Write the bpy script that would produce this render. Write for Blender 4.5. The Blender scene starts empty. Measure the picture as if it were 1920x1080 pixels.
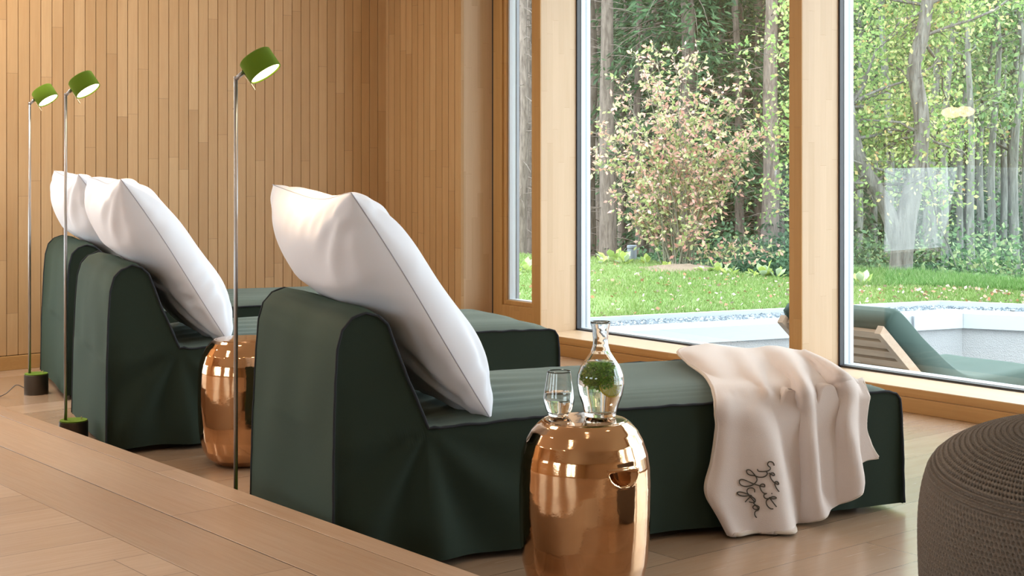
import bpy, bmesh, math, random
import numpy as np
from mathutils import Vector, Matrix, noise
from mathutils.bvhtree import BVHTree

random.seed(7)
rng = np.random.default_rng(7)
SC = bpy.context.scene
COL = SC.collection
PI = math.pi

# ------------------------------------------------------------------ camera
FPX, HOR, CH = 2831.0, 275.0, 1.16
AZ = math.radians(50.55)
F = Vector((-math.sin(AZ), math.cos(AZ), 0)); R = Vector((math.cos(AZ), math.sin(AZ), 0))
CAM = Vector((0, 0, CH))
cd = bpy.data.cameras.new('camera'); cam = bpy.data.objects.new('camera', cd); COL.objects.link(cam)
cd.sensor_width = 36; cd.lens = FPX / 1920 * 36; cd.shift_y = -(540 - HOR) / 1920
cd.clip_start = 0.05; cd.clip_end = 400
cam.location = CAM; cam.rotation_euler = (PI / 2, 0, AZ)
SC.camera = cam

def ray(px, py):
    return F + R * ((px - 960) / FPX) + Vector((0, 0, (HOR - py) / FPX))
def at_z(px, py, z):
    d = ray(px, py); return CAM + d * ((z - CH) / d.z)
def at_t(px, py, t):
    return CAM + ray(px, py) * t

# ------------------------------------------------------------------ materials
class NT:
    def __init__(s, name):
        s.m = bpy.data.materials.new(name); s.m.use_nodes = True
        s.t = s.m.node_tree; s.t.nodes.clear()
        s.out = s.t.nodes.new('ShaderNodeOutputMaterial')
    def n(s, typ, **kw):
        nd = s.t.nodes.new(typ)
        for k, v in kw.items():
            if k.startswith('i_'):
                nd.inputs[int(k[2:]) if k[2:].isdigit() else k[2:].replace('_', ' ')].default_value = v
            else: setattr(nd, k, v)
        return nd
    def l(s, a, b): s.t.links.new(a, b)
    def val(s, sock, v):
        if hasattr(v, 'links') or isinstance(v, bpy.types.NodeSocket): s.l(v, sock)
        else: sock.default_value = v
    def math(s, op, a, b=None, c=None, clamp=False):
        nd = s.t.nodes.new('ShaderNodeMath'); nd.operation = op; nd.use_clamp = clamp
        s.val(nd.inputs[0], a)
        if b is not None: s.val(nd.inputs[1], b)
        if c is not None: s.val(nd.inputs[2], c)
        return nd.outputs[0]
    def mixc(s, f, a, b, typ='MIX'):
        nd = s.t.nodes.new('ShaderNodeMix'); nd.data_type = 'RGBA'; nd.blend_type = typ
        s.val(nd.inputs[0], f)
        for i, v in ((6, a), (7, b)):
            if isinstance(v, tuple): nd.inputs[i].default_value = (*v[:3], 1)
            else: s.l(v, nd.inputs[i])
        return nd.outputs[2]
    def ramp(s, fac, stops):
        nd = s.t.nodes.new('ShaderNodeValToRGB'); e = nd.color_ramp.elements
        while len(e) > 1: e.remove(e[-1])
        e[0].position = stops[0][0]; e[0].color = (*stops[0][1], 1)
        for p, c in stops[1:]:
            x = e.new(p); x.color = (*c, 1)
        s.l(fac, nd.inputs[0]); return nd.outputs[0]
    def bsdf(s, **kw):
        b = s.t.nodes.new('ShaderNodeBsdfPrincipled')
        for k, v in kw.items():
            k = k.replace('_', ' ')
            if isinstance(v, tuple): b.inputs[k].default_value = (*v[:3], 1)
            elif isinstance(v, bpy.types.NodeSocket): s.l(v, b.inputs[k])
            else: b.inputs[k].default_value = v
        s.l(b.outputs[0], s.out.inputs[0]); return b
    def bump(s, h, strength=.3, dist=.01):
        b = s.t.nodes.new('ShaderNodeBump'); b.inputs['Strength'].default_value = strength
        b.inputs['Distance'].default_value = dist; s.l(h, b.inputs['Height']); return b.outputs[0]
    def pos(s):
        g = s.t.nodes.new('ShaderNodeTexCoord'); x = s.t.nodes.new('ShaderNodeSeparateXYZ')
        s.l(g.outputs['Object'], x.inputs[0]); return g.outputs['Object'], x.outputs
    def comb(s, a, b, c):
        x = s.t.nodes.new('ShaderNodeCombineXYZ')
        for i, v in enumerate((a, b, c)): s.val(x.inputs[i], v)
        return x.outputs[0]
    def noise(s, vec, scale=1, detail=3, rough=.5, dist=0):
        x = s.t.nodes.new('ShaderNodeTexNoise'); x.inputs['Scale'].default_value = scale
        x.inputs['Detail'].default_value = detail; x.inputs['Roughness'].default_value = rough
        x.inputs['Distortion'].default_value = dist
        s.l(vec, x.inputs['Vector']); return x.outputs[0]
    def wn(s, a, b):
        x = s.t.nodes.new('ShaderNodeTexWhiteNoise'); x.noise_dimensions = '2D'
        s.l(s.comb(a, b, 0.), x.inputs['Vector']); return x.outputs[0]

def simple(name, col, rough=.5, metal=0., **kw):
    t = NT(name); t.bsdf(Base_Color=col, Roughness=rough, Metallic=metal, **kw); return t.m

def wood(name, across, along, width, length, cols, gap=.0, gapcol=(.05, .025, .01), rough=.45, origin=0.,
         grain=.35, var=1., knots=.0, figure=.3, jointw=.0012, coat=0.):
    """boards laid side by side; across/along are axis letters; cols = dark, mid, light"""
    t = NT(name); oc, xyz = t.pos(); ix = dict(x=0, y=1, z=2)
    A = t.math('SUBTRACT', xyz[ix[across]], origin); L = xyz[ix[along]]
    k = t.math('DIVIDE', A, width); row = t.math('FLOOR', k); fr = t.math('FRACT', k)
    off = t.wn(row, 3.7)
    q = t.math('ADD', t.math('DIVIDE', L, length), t.math('MULTIPLY', off, 7.31))
    pc = t.math('FLOOR', q); fq = t.math('FRACT', q)
    rnd = t.wn(row, pc); rnd2 = t.wn(t.math('ADD', row, 91.3), pc)
    base = t.ramp(t.math('ADD', t.math('MULTIPLY', t.math('SUBTRACT', rnd, .5), var), .5),
                  [(0, cols[0]), (.5, cols[1]), (1, cols[2])])
    third = [c for c in 'xyz' if c not in (across, along)][0]
    gv = t.comb(t.math('MULTIPLY', A, 60.), t.math('MULTIPLY', L, 2.2),
                t.math('ADD', t.math('MULTIPLY', rnd2, 40.), t.math('MULTIPLY', xyz[ix[third]], 30.)))
    g = t.noise(gv, 1.6, 4, .6, .6)
    fv = t.comb(t.math('MULTIPLY', A, 9.), t.math('MULTIPLY', L, 1.3), t.math('MULTIPLY', rnd, 57.))
    fg = t.noise(fv, 1.4, 3, .55, 1.6)
    c = t.mixc(t.math('MULTIPLY', t.math('ABSOLUTE', t.math('SUBTRACT', t.math('MULTIPLY', g, 2.), .75)), grain, clamp=True), base,
               tuple(x * y for x, y in zip(cols[0], (.62, .55, .45))))
    c = t.mixc(t.math('MULTIPLY', t.math('SUBTRACT', fg, .42, clamp=True), figure * 4, clamp=True), c,
               tuple(x * y for x, y in zip(cols[0], (.95, .8, .62))))
    if knots > 0:
        kv = t.comb(t.math('MULTIPLY', A, 3.3), t.math('MULTIPLY', L, 1.6), xyz[ix[third]])
        kn = t.n('ShaderNodeTexVoronoi'); kn.inputs['Scale'].default_value = 1.1; t.l(kv, kn.inputs['Vector'])
        kf = t.math('MULTIPLY', t.math('LESS_THAN', kn.outputs['Distance'], t.math('MULTIPLY', t.noise(oc, 25., 2), knots * .16)), .85)
        c = t.mixc(kf, c, (.10, .045, .02))
    # end joints and side gaps
    je = t.math('LESS_THAN', t.math('MULTIPLY', t.math('MINIMUM', fq, t.math('SUBTRACT', 1., fq)), length), jointw)
    f = je
    if gap > 0:
        f = t.math('MAXIMUM', je, t.math('LESS_THAN', t.math('MULTIPLY', t.math('MINIMUM', fr, t.math('SUBTRACT', 1., fr)), width), gap))
    c = t.mixc(t.math('MULTIPLY', f, .8), c, gapcol)
    h = t.math('SUBTRACT', t.math('MULTIPLY', g, .15), f)
    t.bsdf(Base_Color=c, Roughness=t.math('ADD', t.math('MULTIPLY', g, .15), rough - .07), Normal=t.bump(h, .35, .002),
           Specular_IOR_Level=.45, Coat_Weight=coat, Coat_Roughness=.22)
    return t.m

W_ORANGE = ((.45, .265, .115), (.53, .325, .15), (.61, .395, .20))
W_SHADED = ((.42, .22, .07), (.50, .28, .10), (.56, .335, .135))  # darker, more orange copy: shade on room-facing timber put into the colour
W_PALE = ((.50, .34, .20), (.57, .40, .25), (.63, .455, .295))
W_FLOOR = ((.37, .25, .165), (.45, .315, .215), (.53, .385, .275))
M = {}
XPANEL = -6.955
M['wall_back'] = wood('maple_cladding_back', 'y', 'z', .0612, 1.25, W_ORANGE, rough=.5, grain=.2, figure=.16, knots=.16, var=.7, jointw=.0005, origin=2.955)
M['wall_panel'] = wood('maple_cladding_panel', 'x', 'z', .0612, 1.25, W_ORANGE, rough=.5, grain=.2, figure=.16, knots=.1, var=.7, jointw=.0005, origin=XPANEL)
M['fin'] = wood('glulam_fin', 'y', 'z', .043, .62, W_PALE, rough=.5, grain=.12, figure=.08, var=.5, jointw=.0004, gapcol=(.35, .19, .08))
M['fin_x'] = wood('glulam_fin_shaded', 'x', 'z', .043, .9, W_SHADED, rough=.5, grain=.25, figure=.08, var=.4, jointw=.0003)  # fin wood again, with the room-side shade in its colour
M['sill'] = wood('sill_spruce', 'y', 'x', .043, .9, W_PALE, rough=.42, grain=.15, figure=.08, var=.5, jointw=.0004)
M['sill_front'] = wood('sill_wood_shaded', 'z', 'x', .08, 2.4, W_SHADED, rough=.45, grain=.3, figure=.2, var=.6, jointw=.0002)  # front faces darkened by colour to stand for their shade
M['floor'] = wood('oak_floor', 'x', 'y', .215, 2.1, W_FLOOR, gap=.0013, rough=.24, grain=.25, figure=.3, knots=.30, origin=-2.973,
                  gapcol=(.16, .09, .045), coat=.6)
M['deck'] = wood('oak_platform_field', 'x', 'y', .20, 1.9, W_FLOOR, gap=.0012, rough=.36, grain=.3, figure=.35, knots=.3, var=.6)
M['deckb'] = wood('oak_platform_border', 'y', 'x', .2115, 2.4, W_FLOOR, gap=.0015, rough=.36, grain=.25, figure=.35, knots=.3, origin=2.078,
                  gapcol=(.07, .03, .012))
M['gap'] = simple('groove_shadow_wood', (.09, .045, .018), .9)
M['plaster'] = simple('ceiling_paint', (.72, .62, .50), .9)
M['steel'] = simple('brushed_steel', (.40, .40, .41), .38, 1.)
M['dkmetal'] = simple('bronze_metal', (.09, .075, .06), .38, .8)
M['alu'] = simple('white_aluminium', (.50, .53, .56), .4, .1)
M['gasket'] = simple('dark_gasket', (.035, .037, .045), .5)
M['greyframe'] = simple('grey_aluminium', (.26, .28, .31), .45, .3)
M['piping'] = simple('black_overlock_trim', (.012, .016, .022), .85)
M['foot'] = simple('black_plastic_foot', (.01, .01, .01), .6)
M['tag'] = simple('white_care_label', (.8, .78, .75), .8)
M['cord'] = simple('grey_cable', (.12, .10, .09), .5)
M['brass'] = simple('brass_rod', (.75, .60, .38), .35, .9)

def cloth(name, col, sheen=.4, scale=900, bump=.12, rough=.85, var=.25, sheencol=None):
    t = NT(name); oc, xyz = t.pos()
    n1 = t.noise(oc, scale, 2); n2 = t.noise(oc, 14, 3)
    c = t.mixc(t.math('MULTIPLY', n1, var), col, tuple(min(1, x * 1.9 + .008) for x in col))
    c = t.mixc(t.math('MULTIPLY', n2, var * .5), c, tuple(x * .6 for x in col))
    b = t.bsdf(Base_Color=c, Roughness=rough, Sheen_Weight=sheen, Sheen_Roughness=.5, Normal=t.bump(n1, bump, .002), Specular_IOR_Level=.25)
    b.inputs['Sheen Tint'].default_value = (*(sheencol or (.6, .75, .7)), 1)
    return t.m
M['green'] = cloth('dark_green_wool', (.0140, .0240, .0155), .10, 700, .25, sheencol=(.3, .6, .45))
M['green_lit_top'] = cloth('dark_green_wool_lit_top', (.0155, .0265, .019), .36, 700, .25, sheencol=(.58, .70, .62))  # same wool, lighter with more sheen: light on top put into the material
M['outgreen'] = cloth('outdoor_green_canvas', (.034, .058, .048), .10, 300, .1)
M['white'] = cloth('white_cotton', (.76, .79, .87), .1, 1200, .03, .8, .08, (1, 1, 1))
M['fleece'] = cloth('pink_beige_fleece', (.66, .57, .535), .35, 500, .3, .95, .16, (1, .95, .9))
M['hem'] = cloth('fleece_hem', (.58, .50, .43), .2, 500, .3, .95, .16, (1, .95, .9))
M['thread'] = simple('dark_olive_thread', (.055, .045, .03), .7)
M['felt'] = cloth('bright_green_felt', (.085, .15, .006), .2, 1400, .3, .95, .5, (.7, 1, .2))

def copper():
    t = NT('hammered_copper_glaze'); oc, xyz = t.pos()
    n = t.noise(oc, 6, 3, .5, .4); n2 = t.noise(oc, 60, 3, .6)
    c = t.mixc(n, (.68, .43, .26), (.53, .32, .17))
    h = t.math('ADD', t.math('MULTIPLY', n, 1.), t.math('MULTIPLY', n2, .09))
    t.bsdf(Base_Color=c, Metallic=1., Roughness=t.math('ADD', t.math('MULTIPLY', n2, .08), .045), Normal=t.bump(h, .16, .012))
    return t.m
M['copper'] = copper()
def glassmat(name, rough=0., col=(1, 1, 1), ior=1.47):
    t = NT(name); t.bsdf(Base_Color=col, Roughness=rough, Transmission_Weight=1., IOR=ior); return t.m
M['glass'] = glassmat('clear_glass'); M['water'] = glassmat('water', 0, (.97, 1, .99), 1.33)
def pane():
    t = NT('window_glass'); tr = t.n('ShaderNodeBsdfTransparent'); gl = t.n('ShaderNodeBsdfGlossy'); gl.inputs['Roughness'].default_value = 0.
    tr.inputs[0].default_value = (.96, .985, .97, 1)
    lw = t.n('ShaderNodeLayerWeight'); lw.inputs[0].default_value = .5
    mx = t.n('ShaderNodeMixShader'); t.l(t.math('ADD', t.math('MULTIPLY', t.math('POWER', lw.outputs[1], 5.), .9), .05, clamp=True), mx.inputs[0]); t.l(tr.outputs[0], mx.inputs[1]); t.l(gl.outputs[0], mx.inputs[2])
    t.l(mx.outputs[0], t.out.inputs[0]); return t.m
M['pane'] = pane()
def emit(name, col, s):
    t = NT(name); e = t.n('ShaderNodeEmission'); e.inputs[0].default_value = (*col, 1); e.inputs[1].default_value = s
    t.l(e.outputs[0], t.out.inputs[0]); return t.m
M['bulb'] = emit('lit_diffuser', (1., .80, .50), 9.)
M['pend'] = emit('lit_pendant_globe', (1., .70, .42), 9.)
M['downl'] = emit('fill_downlight_glow', (1., .78, .52), 12.)  # glow of the added ceiling downlights

KO = .66
def sc_(c, k): return tuple(x * k for x in c)
def leafmat(name, stops, trans=.35, rough=.6, k=.66):
    stops = [(p_, sc_(c_, k)) for p_, c_ in stops]
    t = NT(name); g = t.n('ShaderNodeNewGeometry'); c = t.ramp(g.outputs['Random Per Island'], stops)
    d = t.n('ShaderNodeBsdfPrincipled'); d.inputs['Roughness'].default_value = rough; d.inputs['Specular IOR Level'].default_value = .3
    t.l(c, d.inputs['Base Color']); tl = t.n('ShaderNodeBsdfTranslucent'); t.l(c, tl.inputs[0])
    mx = t.n('ShaderNodeMixShader'); mx.inputs[0].default_value = trans
    t.l(d.outputs[0], mx.inputs[1]); t.l(tl.outputs[0], mx.inputs[2]); t.l(mx.outputs[0], t.out.inputs[0]); return t.m
M['shrubleaf'] = leafmat('serviceberry_leaves', [(0, (.26, .36, .12)), (.30, (.44, .50, .22)), (.5, (.58, .56, .33)), (.62, (.66, .36, .28)), (.82, (.68, .34, .30)), (1, (.70, .50, .44))], k=.95)
M['spruce'] = leafmat('spruce_needles', [(0, (.035, .085, .04)), (.5, (.06, .14, .06)), (.8, (.10, .21, .09)), (1, (.17, .30, .14))], .25)
M['oakleaf'] = leafmat('oak_leaves', [(0, (.12, .23, .07)), (.4, (.24, .37, .12)), (.75, (.40, .48, .19)), (.93, (.56, .56, .25)), (1, (.55, .30, .14))], .45, k=.95)
M['midleaf'] = leafmat('young_tree_leaves', [(0, (.06, .14, .05)), (.5, (.14, .26, .10)), (.85, (.30, .40, .18)), (1, (.46, .50, .25))], k=.85)
M['grass'] = leafmat('grass_blades', [(0, (.17, .30, .06)), (.5, (.28, .43, .11)), (.85, (.40, .52, .19)), (1, (.52, .56, .32))], .3)
M['fallen'] = leafmat('fallen_leaves', [(0, (.48, .18, .08)), (.3, (.55, .32, .20)), (.7, (.60, .47, .38)), (1, (.60, .56, .48))], .1)
M['dock'] = leafmat('broad_weed_leaves', [(0, (.30, .50, .16)), (.5, (.62, .74, .16)), (1, (.62, .74, .52))], .3)
M['herb'] = leafmat('green_herb', [(0, (.08, .28, .02)), (.5, (.16, .42, .03)), (1, (.30, .55, .06))], .4, k=1.2)
M['stone'] = leafmat('slate_gravel_stone', [(0, (.08, .11, .14)), (.5, (.20, .24, .28)), (1, (.46, .50, .53))], 0., .8)
def bark(name, a, b, sc=(18, 18, 3)):
    a, b = sc_(a, KO), sc_(b, KO)
    t = NT(name); oc, xyz = t.pos()
    v = t.comb(t.math('MULTIPLY', xyz[0], sc[0] * 1.), t.math('MULTIPLY', xyz[1], sc[1] * 1.), t.math('MULTIPLY', xyz[2], sc[2] * 1.))
    n = t.noise(v, 1.5, 4, .65, .5)
    t.bsdf(Base_Color=t.ramp(n, [(.3, a), (.65, b)]), Roughness=.9, Normal=t.bump(n, .8, .02)); return t.m
M['bark_spruce'] = bark('spruce_bark', (.10, .075, .06), (.30, .24, .20))
M['bark_oak'] = bark('oak_bark', (.06, .058, .05), (.24, .235, .21))
M['bark_pale'] = bark('pale_bark', (.07, .075, .06), (.26, .28, .24))
M['stem'] = bark('shrub_stem_bark', (.18, .18, .12), (.34, .33, .24))
def groundmat(name, a, b, c, s1=2.2, s2=40):
    a, b, c = sc_(a, KO), sc_(b, KO), sc_(c, KO)
    t = NT(name); oc, xyz = t.pos(); n = t.noise(oc, s1, 4); n2 = t.noise(oc, s2, 3)
    k = t.mixc(n, a, b); k = t.mixc(t.math('MULTIPLY', n2, .8), k, c)
    t.bsdf(Base_Color=k, Roughness=.95, Normal=t.bump(n2, .5, .03)); return t.m
M['lawn'] = groundmat('lawn_soil_and_grass', (.22, .34, .09), (.28, .40, .13), (.15, .24, .06))
M['forest_floor'] = groundmat('forest_floor', (.10, .07, .04), (.07, .09, .035), (.04, .035, .02))
M['render'] = groundmat('white_wall_render', (.50, .51, .52), (.55, .56, .57), (.45, .46, .47), 3, 120)
M['coping'] = simple('white_coping_sheet', (.37, .40, .41), .45)
M['paving'] = groundmat('terrace_paving', (.42, .42, .42), (.48, .48, .47), (.38, .38, .38), 1, 60)
M['teak'] = wood('outdoor_teak', 'z', 'x', .2, 1.6, ((.36, .24, .16), (.43, .30, .21), (.50, .38, .28)), rough=.6, grain=.3, figure=.2)
M['bollard'] = simple('grey_bollard_paint', (.16, .18, .22), .5)
M['mulch'] = groundmat('twig_mulch', (.36, .25, .17), (.48, .36, .26), (.16, .11, .08), 9, 60)

# ------------------------------------------------------------------ mesh helpers
def link(name, me, mat=None, parent=None, smooth=False):
    o = bpy.data.objects.new(name, me); COL.objects.link(o)
    if mat is not None and not me.materials: me.materials.append(mat)
    if parent is not None: o.parent = parent
    if smooth and len(me.polygons): me.polygons.foreach_set('use_smooth', [True] * len(me.polygons))
    return o
def mesh_np(name, V, Fc, mat=None, parent=None, smooth=False):
    me = bpy.data.meshes.new(name)
    V = np.asarray(V, dtype=np.float32).reshape(-1, 3)
    if isinstance(Fc, np.ndarray):
        k = Fc.shape[1]; n = Fc.shape[0]
        me.vertices.add(len(V)); me.vertices.foreach_set('co', V.ravel())
        me.loops.add(n * k); me.loops.foreach_set('vertex_index', Fc.ravel().astype(np.int32))
        me.polygons.add(n); me.polygons.foreach_set('loop_start', np.arange(0, n * k, k, dtype=np.int32))
        me.polygons.foreach_set('loop_total', np.full(n, k, dtype=np.int32))
        me.update(calc_edges=True)
    else:
        me.from_pydata([tuple(map(float, v)) for v in V], [], Fc); me.update()
    return link(name, me, mat, parent, smooth)

class MB:
    """collect boxes, tubes, grids into ONE mesh"""
    def __init__(s): s.v = []; s.f = []
    def add(s, vs, fs):
        o = len(s.v); s.v += [tuple(v) for v in vs]; s.f += [tuple(i + o for i in f) for f in fs]
    def box(s, x0, x1, y0, y1, z0, z1):
        s.add([(x0, y0, z0), (x1, y0, z0), (x1, y1, z0), (x0, y1, z0), (x0, y0, z1), (x1, y0, z1), (x1, y1, z1), (x0, y1, z1)],
              [(0, 3, 2, 1), (4, 5, 6, 7), (0, 1, 5, 4), (1, 2, 6, 5), (2, 3, 7, 6), (3, 0, 4, 7)])
    def obox(s, c, ax, ay, az, hx, hy, hz):
        c = Vector(c); vs = []
        for k in (-1, 1):
            for a, b in ((-1, -1), (1, -1), (1, 1), (-1, 1)):
                vs.append(c + ax * hx * a + ay * hy * b + az * hz * k)
        s.add(vs, [(0, 3, 2, 1), (4, 5, 6, 7), (0, 1, 5, 4), (1, 2, 6, 5), (2, 3, 7, 6), (3, 0, 4, 7)])
    def tube(s, pts, r, n=8, caps=True):
        pts = [Vector(p) for p in pts]; rs = r if hasattr(r, '__len__') else [r] * len(pts)
        rings = []; up = None
        for i, p in enumerate(pts):
            d = (pts[min(i + 1, len(pts) - 1)] - pts[max(i - 1, 0)])
            d = d.normalized() if d.length > 1e-9 else Vector((0, 0, 1))
            if up is None: up = d.orthogonal().normalized()
            up = (up - d * up.dot(d)); up = up.normalized() if up.length > 1e-6 else d.orthogonal().normalized()
            q = d.cross(up)
            rings.append([p + (up * math.cos(2 * PI * k / n) + q * math.sin(2 * PI * k / n)) * rs[i] for k in range(n)])
        vs = [v for rg in rings for v in rg]; fs = []
        for i in range(len(pts) - 1):
            for k in range(n):
                fs.append((i * n + k, i * n + (k + 1) % n, (i + 1) * n + (k + 1) % n, (i + 1) * n + k))
        if caps: fs.append(tuple(range(n))[::-1]); fs.append(tuple((len(pts) - 1) * n + k for k in range(n)))
        s.add(vs, fs)
    def lathe(s, prof, n=48, c=(0, 0, 0), axis=None):
        vs = []; fs = []; M3 = Matrix.Identity(3)
        if axis is not None: M3 = Vector((0, 0, 1)).rotation_difference(Vector(axis)).to_matrix()
        for r, z in prof:
            for k in range(n):
                a = 2 * PI * k / n; vs.append(M3 @ Vector((r * math.cos(a), r * math.sin(a), z)) + Vector(c))
        for i in range(len(prof) - 1):
            for k in range(n): fs.append((i * n + k, i * n + (k + 1) % n, (i + 1) * n + (k + 1) % n, (i + 1) * n + k))
        if prof[0][0] > 1e-6 or True: fs.append(tuple(range(n))[::-1]); fs.append(tuple((len(prof) - 1) * n + k for k in range(n)))
        s.add(vs, fs)
    def build(s, name, mat, parent=None, smooth=False, bevel=0):
        me = bpy.data.meshes.new(name); me.from_pydata([tuple(v) for v in s.v], [], s.f); me.update()
        o = link(name, me, mat, parent, smooth)
        if bevel:
            b = o.modifiers.new('bevel', 'BEVEL'); b.width = bevel; b.segments = 2; b.limit_method = 'ANGLE'
        return o
def grid_obj(name, P, mat, parent=None, smooth=True, closeu=False):
    """P: (n,m,3) array"""
    P = np.asarray(P); n, m = P.shape[:2]; idx = np.arange(n * m).reshape(n, m)
    a = idx[:-1, :-1]; b = idx[1:, :-1]; c = idx[1:, 1:]; d = idx[:-1, 1:]
    Q = np.stack([a, b, c, d], -1).reshape(-1, 4)
    return mesh_np(name, P.reshape(-1, 3), Q, mat, parent, smooth)

def struct(o, label=None):
    o['kind'] = 'structure'
    if label: o['label'] = label
    return o
def tag(o, label=None, cat=None, group=None, kind=None):
    if label: o['label'] = label
    if cat: o['category'] = cat
    if group: o['group'] = group
    if kind: o['kind'] = kind
    return o
def empty(name, loc=(0, 0, 0), rz=0):
    o = bpy.data.objects.new(name, None); COL.objects.link(o); o.location = loc; o.rotation_euler = (0, 0, rz)
    o.empty_display_size = .1; return o
def copy_tree(o, parent=None):
    c = o.copy(); COL.objects.link(c); c.parent = parent
    if parent is not None: c.matrix_parent_inverse = o.matrix_parent_inverse
    for ch in list(o.children): copy_tree(ch, c)
    return c
def fuse(o, dist=1e-4):
    bm = bmesh.new(); bm.from_mesh(o.data); bmesh.ops.remove_doubles(bm, verts=bm.verts, dist=dist)
    bmesh.ops.recalc_face_normals(bm, faces=bm.faces); bm.to_mesh(o.data); bm.free()

# ------------------------------------------------------------------ room shell
XB, YP, YF, YG, ZC = -7.72, 5.34, 5.545, 5.81, 2.75      # back wall, panel face, fin face, glass, ceiling
XR, YR = 3.2, -3.2
m = MB(); m.box(XB - .3, XR, 1.9, YG + .05, -.12, 0); struct(m.build('floor', M['floor']))
YE = 2.157; ZP = .17
pl = MB(); pl.box(XB, XR, YR, YE - .503, 0.001, ZP); struct(pl.build('floor_platform', M['deck']))
pb = MB()
for a, b in ((YE - .503, YE - .291 - .0016), (YE - .291 + .0016, YE - .079 - .0014), (YE - .079 + .0014, YE)):
    pb.box(XB, XR, a + (.003 if a < YE - .5 else 0), b, 0.001, ZP)
pb.box(XB, XR, YE - .503, YE - .01, 0.001, ZP - .014)
o = pb.build('trim_1', M['deckb'], bevel=.0012); struct(o)
# ceiling
m = MB(); m.box(XB - .2, XR + .2, YR - .2, YG + .6, ZC, ZC + .15); struct(m.build('ceiling', M['plaster']))
# back wall: individual vertical boards in one cladding mesh, backing behind; added low window further left
p = .0612; W3 = (-.05, 2.78, .22, 1.03)
m = MB()
y = 2.955 - 2 * p
k = 0
while y < YP + .02:
    d = random.uniform(-.0006, .0006)
    m.box(XB - .02, XB + d, y + .0017, min(y + p - .0017, YP + .03), .075, ZC); y += p
k0 = 2.955 - 2 * p
while k0 > YR:
    y1 = k0; y0 = k0 - p * 4; k0 = y0
    if y1 > W3[0] and y0 < W3[1]:
        m.box(XB - .02, XB, y0 + .001, y1 - .001, .075, W3[2]); m.box(XB - .02, XB, y0 + .001, y1 - .001, W3[3], ZC)
    else: m.box(XB - .02, XB, y0 + .001, y1 - .001, .075, ZC)
wb = m.build('wall_back', M['wall_back'], bevel=.0008); struct(wb)
m = MB()
for a, b, c, d in ((W3[1], YG + .3, 0, ZC), (YR, W3[0], 0, ZC), (W3[0], W3[1], 0, W3[2]), (W3[0], W3[1], W3[3], ZC)):
    m.box(XB - .2, XB - .012, a, b, c, d)
m.build('backing', M['gap'], wb)
# window added in the back wall, out of view, for light and a pane reflection
w3 = empty('window_4', (XB - .1, (W3[0] + W3[1]) / 2, W3[2])); struct(w3)
m = MB(); f3 = .05; hy = (W3[1] - W3[0]) / 2; hz = W3[3] - W3[2]
m.box(-.08, .1, -hy, -hy + f3, 0, hz); m.box(-.08, .1, hy - f3, hy, 0, hz); m.box(-.08, .1, -hy, hy, 0, f3); m.box(-.08, .1, -hy, hy, hz - f3, hz)
m.build('window_frame', M['fin'], w3)
m = MB(); m.box(-.01, .0, -hy + f3, hy - f3, f3, hz - f3); m.build('pane', M['pane'], w3)
m = MB(); m.box(XB, XB + .018, YE, YP, 0, .072); struct(m.build('baseboard_back', M['sill_front'], bevel=.002))
# panel wall (flush boards) beside first window
XP = -6.955
m = MB(); x = XP
while x > XB:
    m.box(max(x - p + .0019, XB), x - .0019 if x < XP else x, YP, YP + .02, 0.0, ZC); x -= p
wp = m.build('wall_window_side', M['wall_panel'], bevel=.0008); struct(wp)
m = MB(); m.box(XB, XP - .012, YP + .012, YP + .26, 0, ZC); m.build('backing', M['gap'], wp)
m = MB(); m.box(XP - .012, XP, YP + .0202, YP + .235, 0, ZC); struct(m.build('trim_2', M['fin']))     # lit reveal
# rest of the room out of frame
m = MB(); m.box(XR, XR + .2, YR, YG + .2, 0, ZC); struct(m.build('wall_right', M['fin']))
RW = [(-6.9, -5.3), (-3.9, -2.3), (-.9, .7)]  # unseen rear windows, added to bring daylight in from behind
m = MB(); xx = XB - .2
for a, b in RW:
    m.box(xx, a, YR - .2, YR, 0, ZC); m.box(a, b, YR - .2, YR, 0, .75); m.box(a, b, YR - .2, YR, 2.3, ZC); xx = b
m.box(xx, XR + .2, YR - .2, YR, 0, ZC); struct(m.build('wall_rear', M['wall_panel']))
for i_, (a, b) in enumerate(RW):
    wr = empty('window_%d' % (9 + i_), ((a + b) / 2, YR - .1, .75)); struct(wr); hx = (b - a) / 2
    m = MB(); m.box(-hx, -hx + .05, -.06, .1, 0, 1.55); m.box(hx - .05, hx, -.06, .1, 0, 1.55); m.box(-hx, hx, -.06, .1, 0, .05); m.box(-hx, hx, -.06, .1, 1.5, 1.55); m.box(-.025, .025, -.06, .1, 0, 1.55)
    m.build('window_frame', M['fin'], wr)
    m = MB(); m.box(-hx + .05, hx - .05, -.004, .004, .05, 1.5); m.build('pane', M['pane'], wr)

# fins between windows
fins = [-6.518, -4.635, -2.75, -.87, 1.02, 2.9]
for i, x in enumerate(fins):
    m = MB(); m.box(x - .0375, x + .0375, YF, YG + .02, 0, ZC)
    struct(m.build('trim_%d' % (i + 3), M['fin'], bevel=.002))
    m = MB()
    m.box(x - .0375, x + .0375, YF - .006, YF, 0, ZC)
    m.build('fin_front', M['fin_x'], bpy.data.objects['trim_%d' % (i + 3)], bevel=.001)
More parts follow.
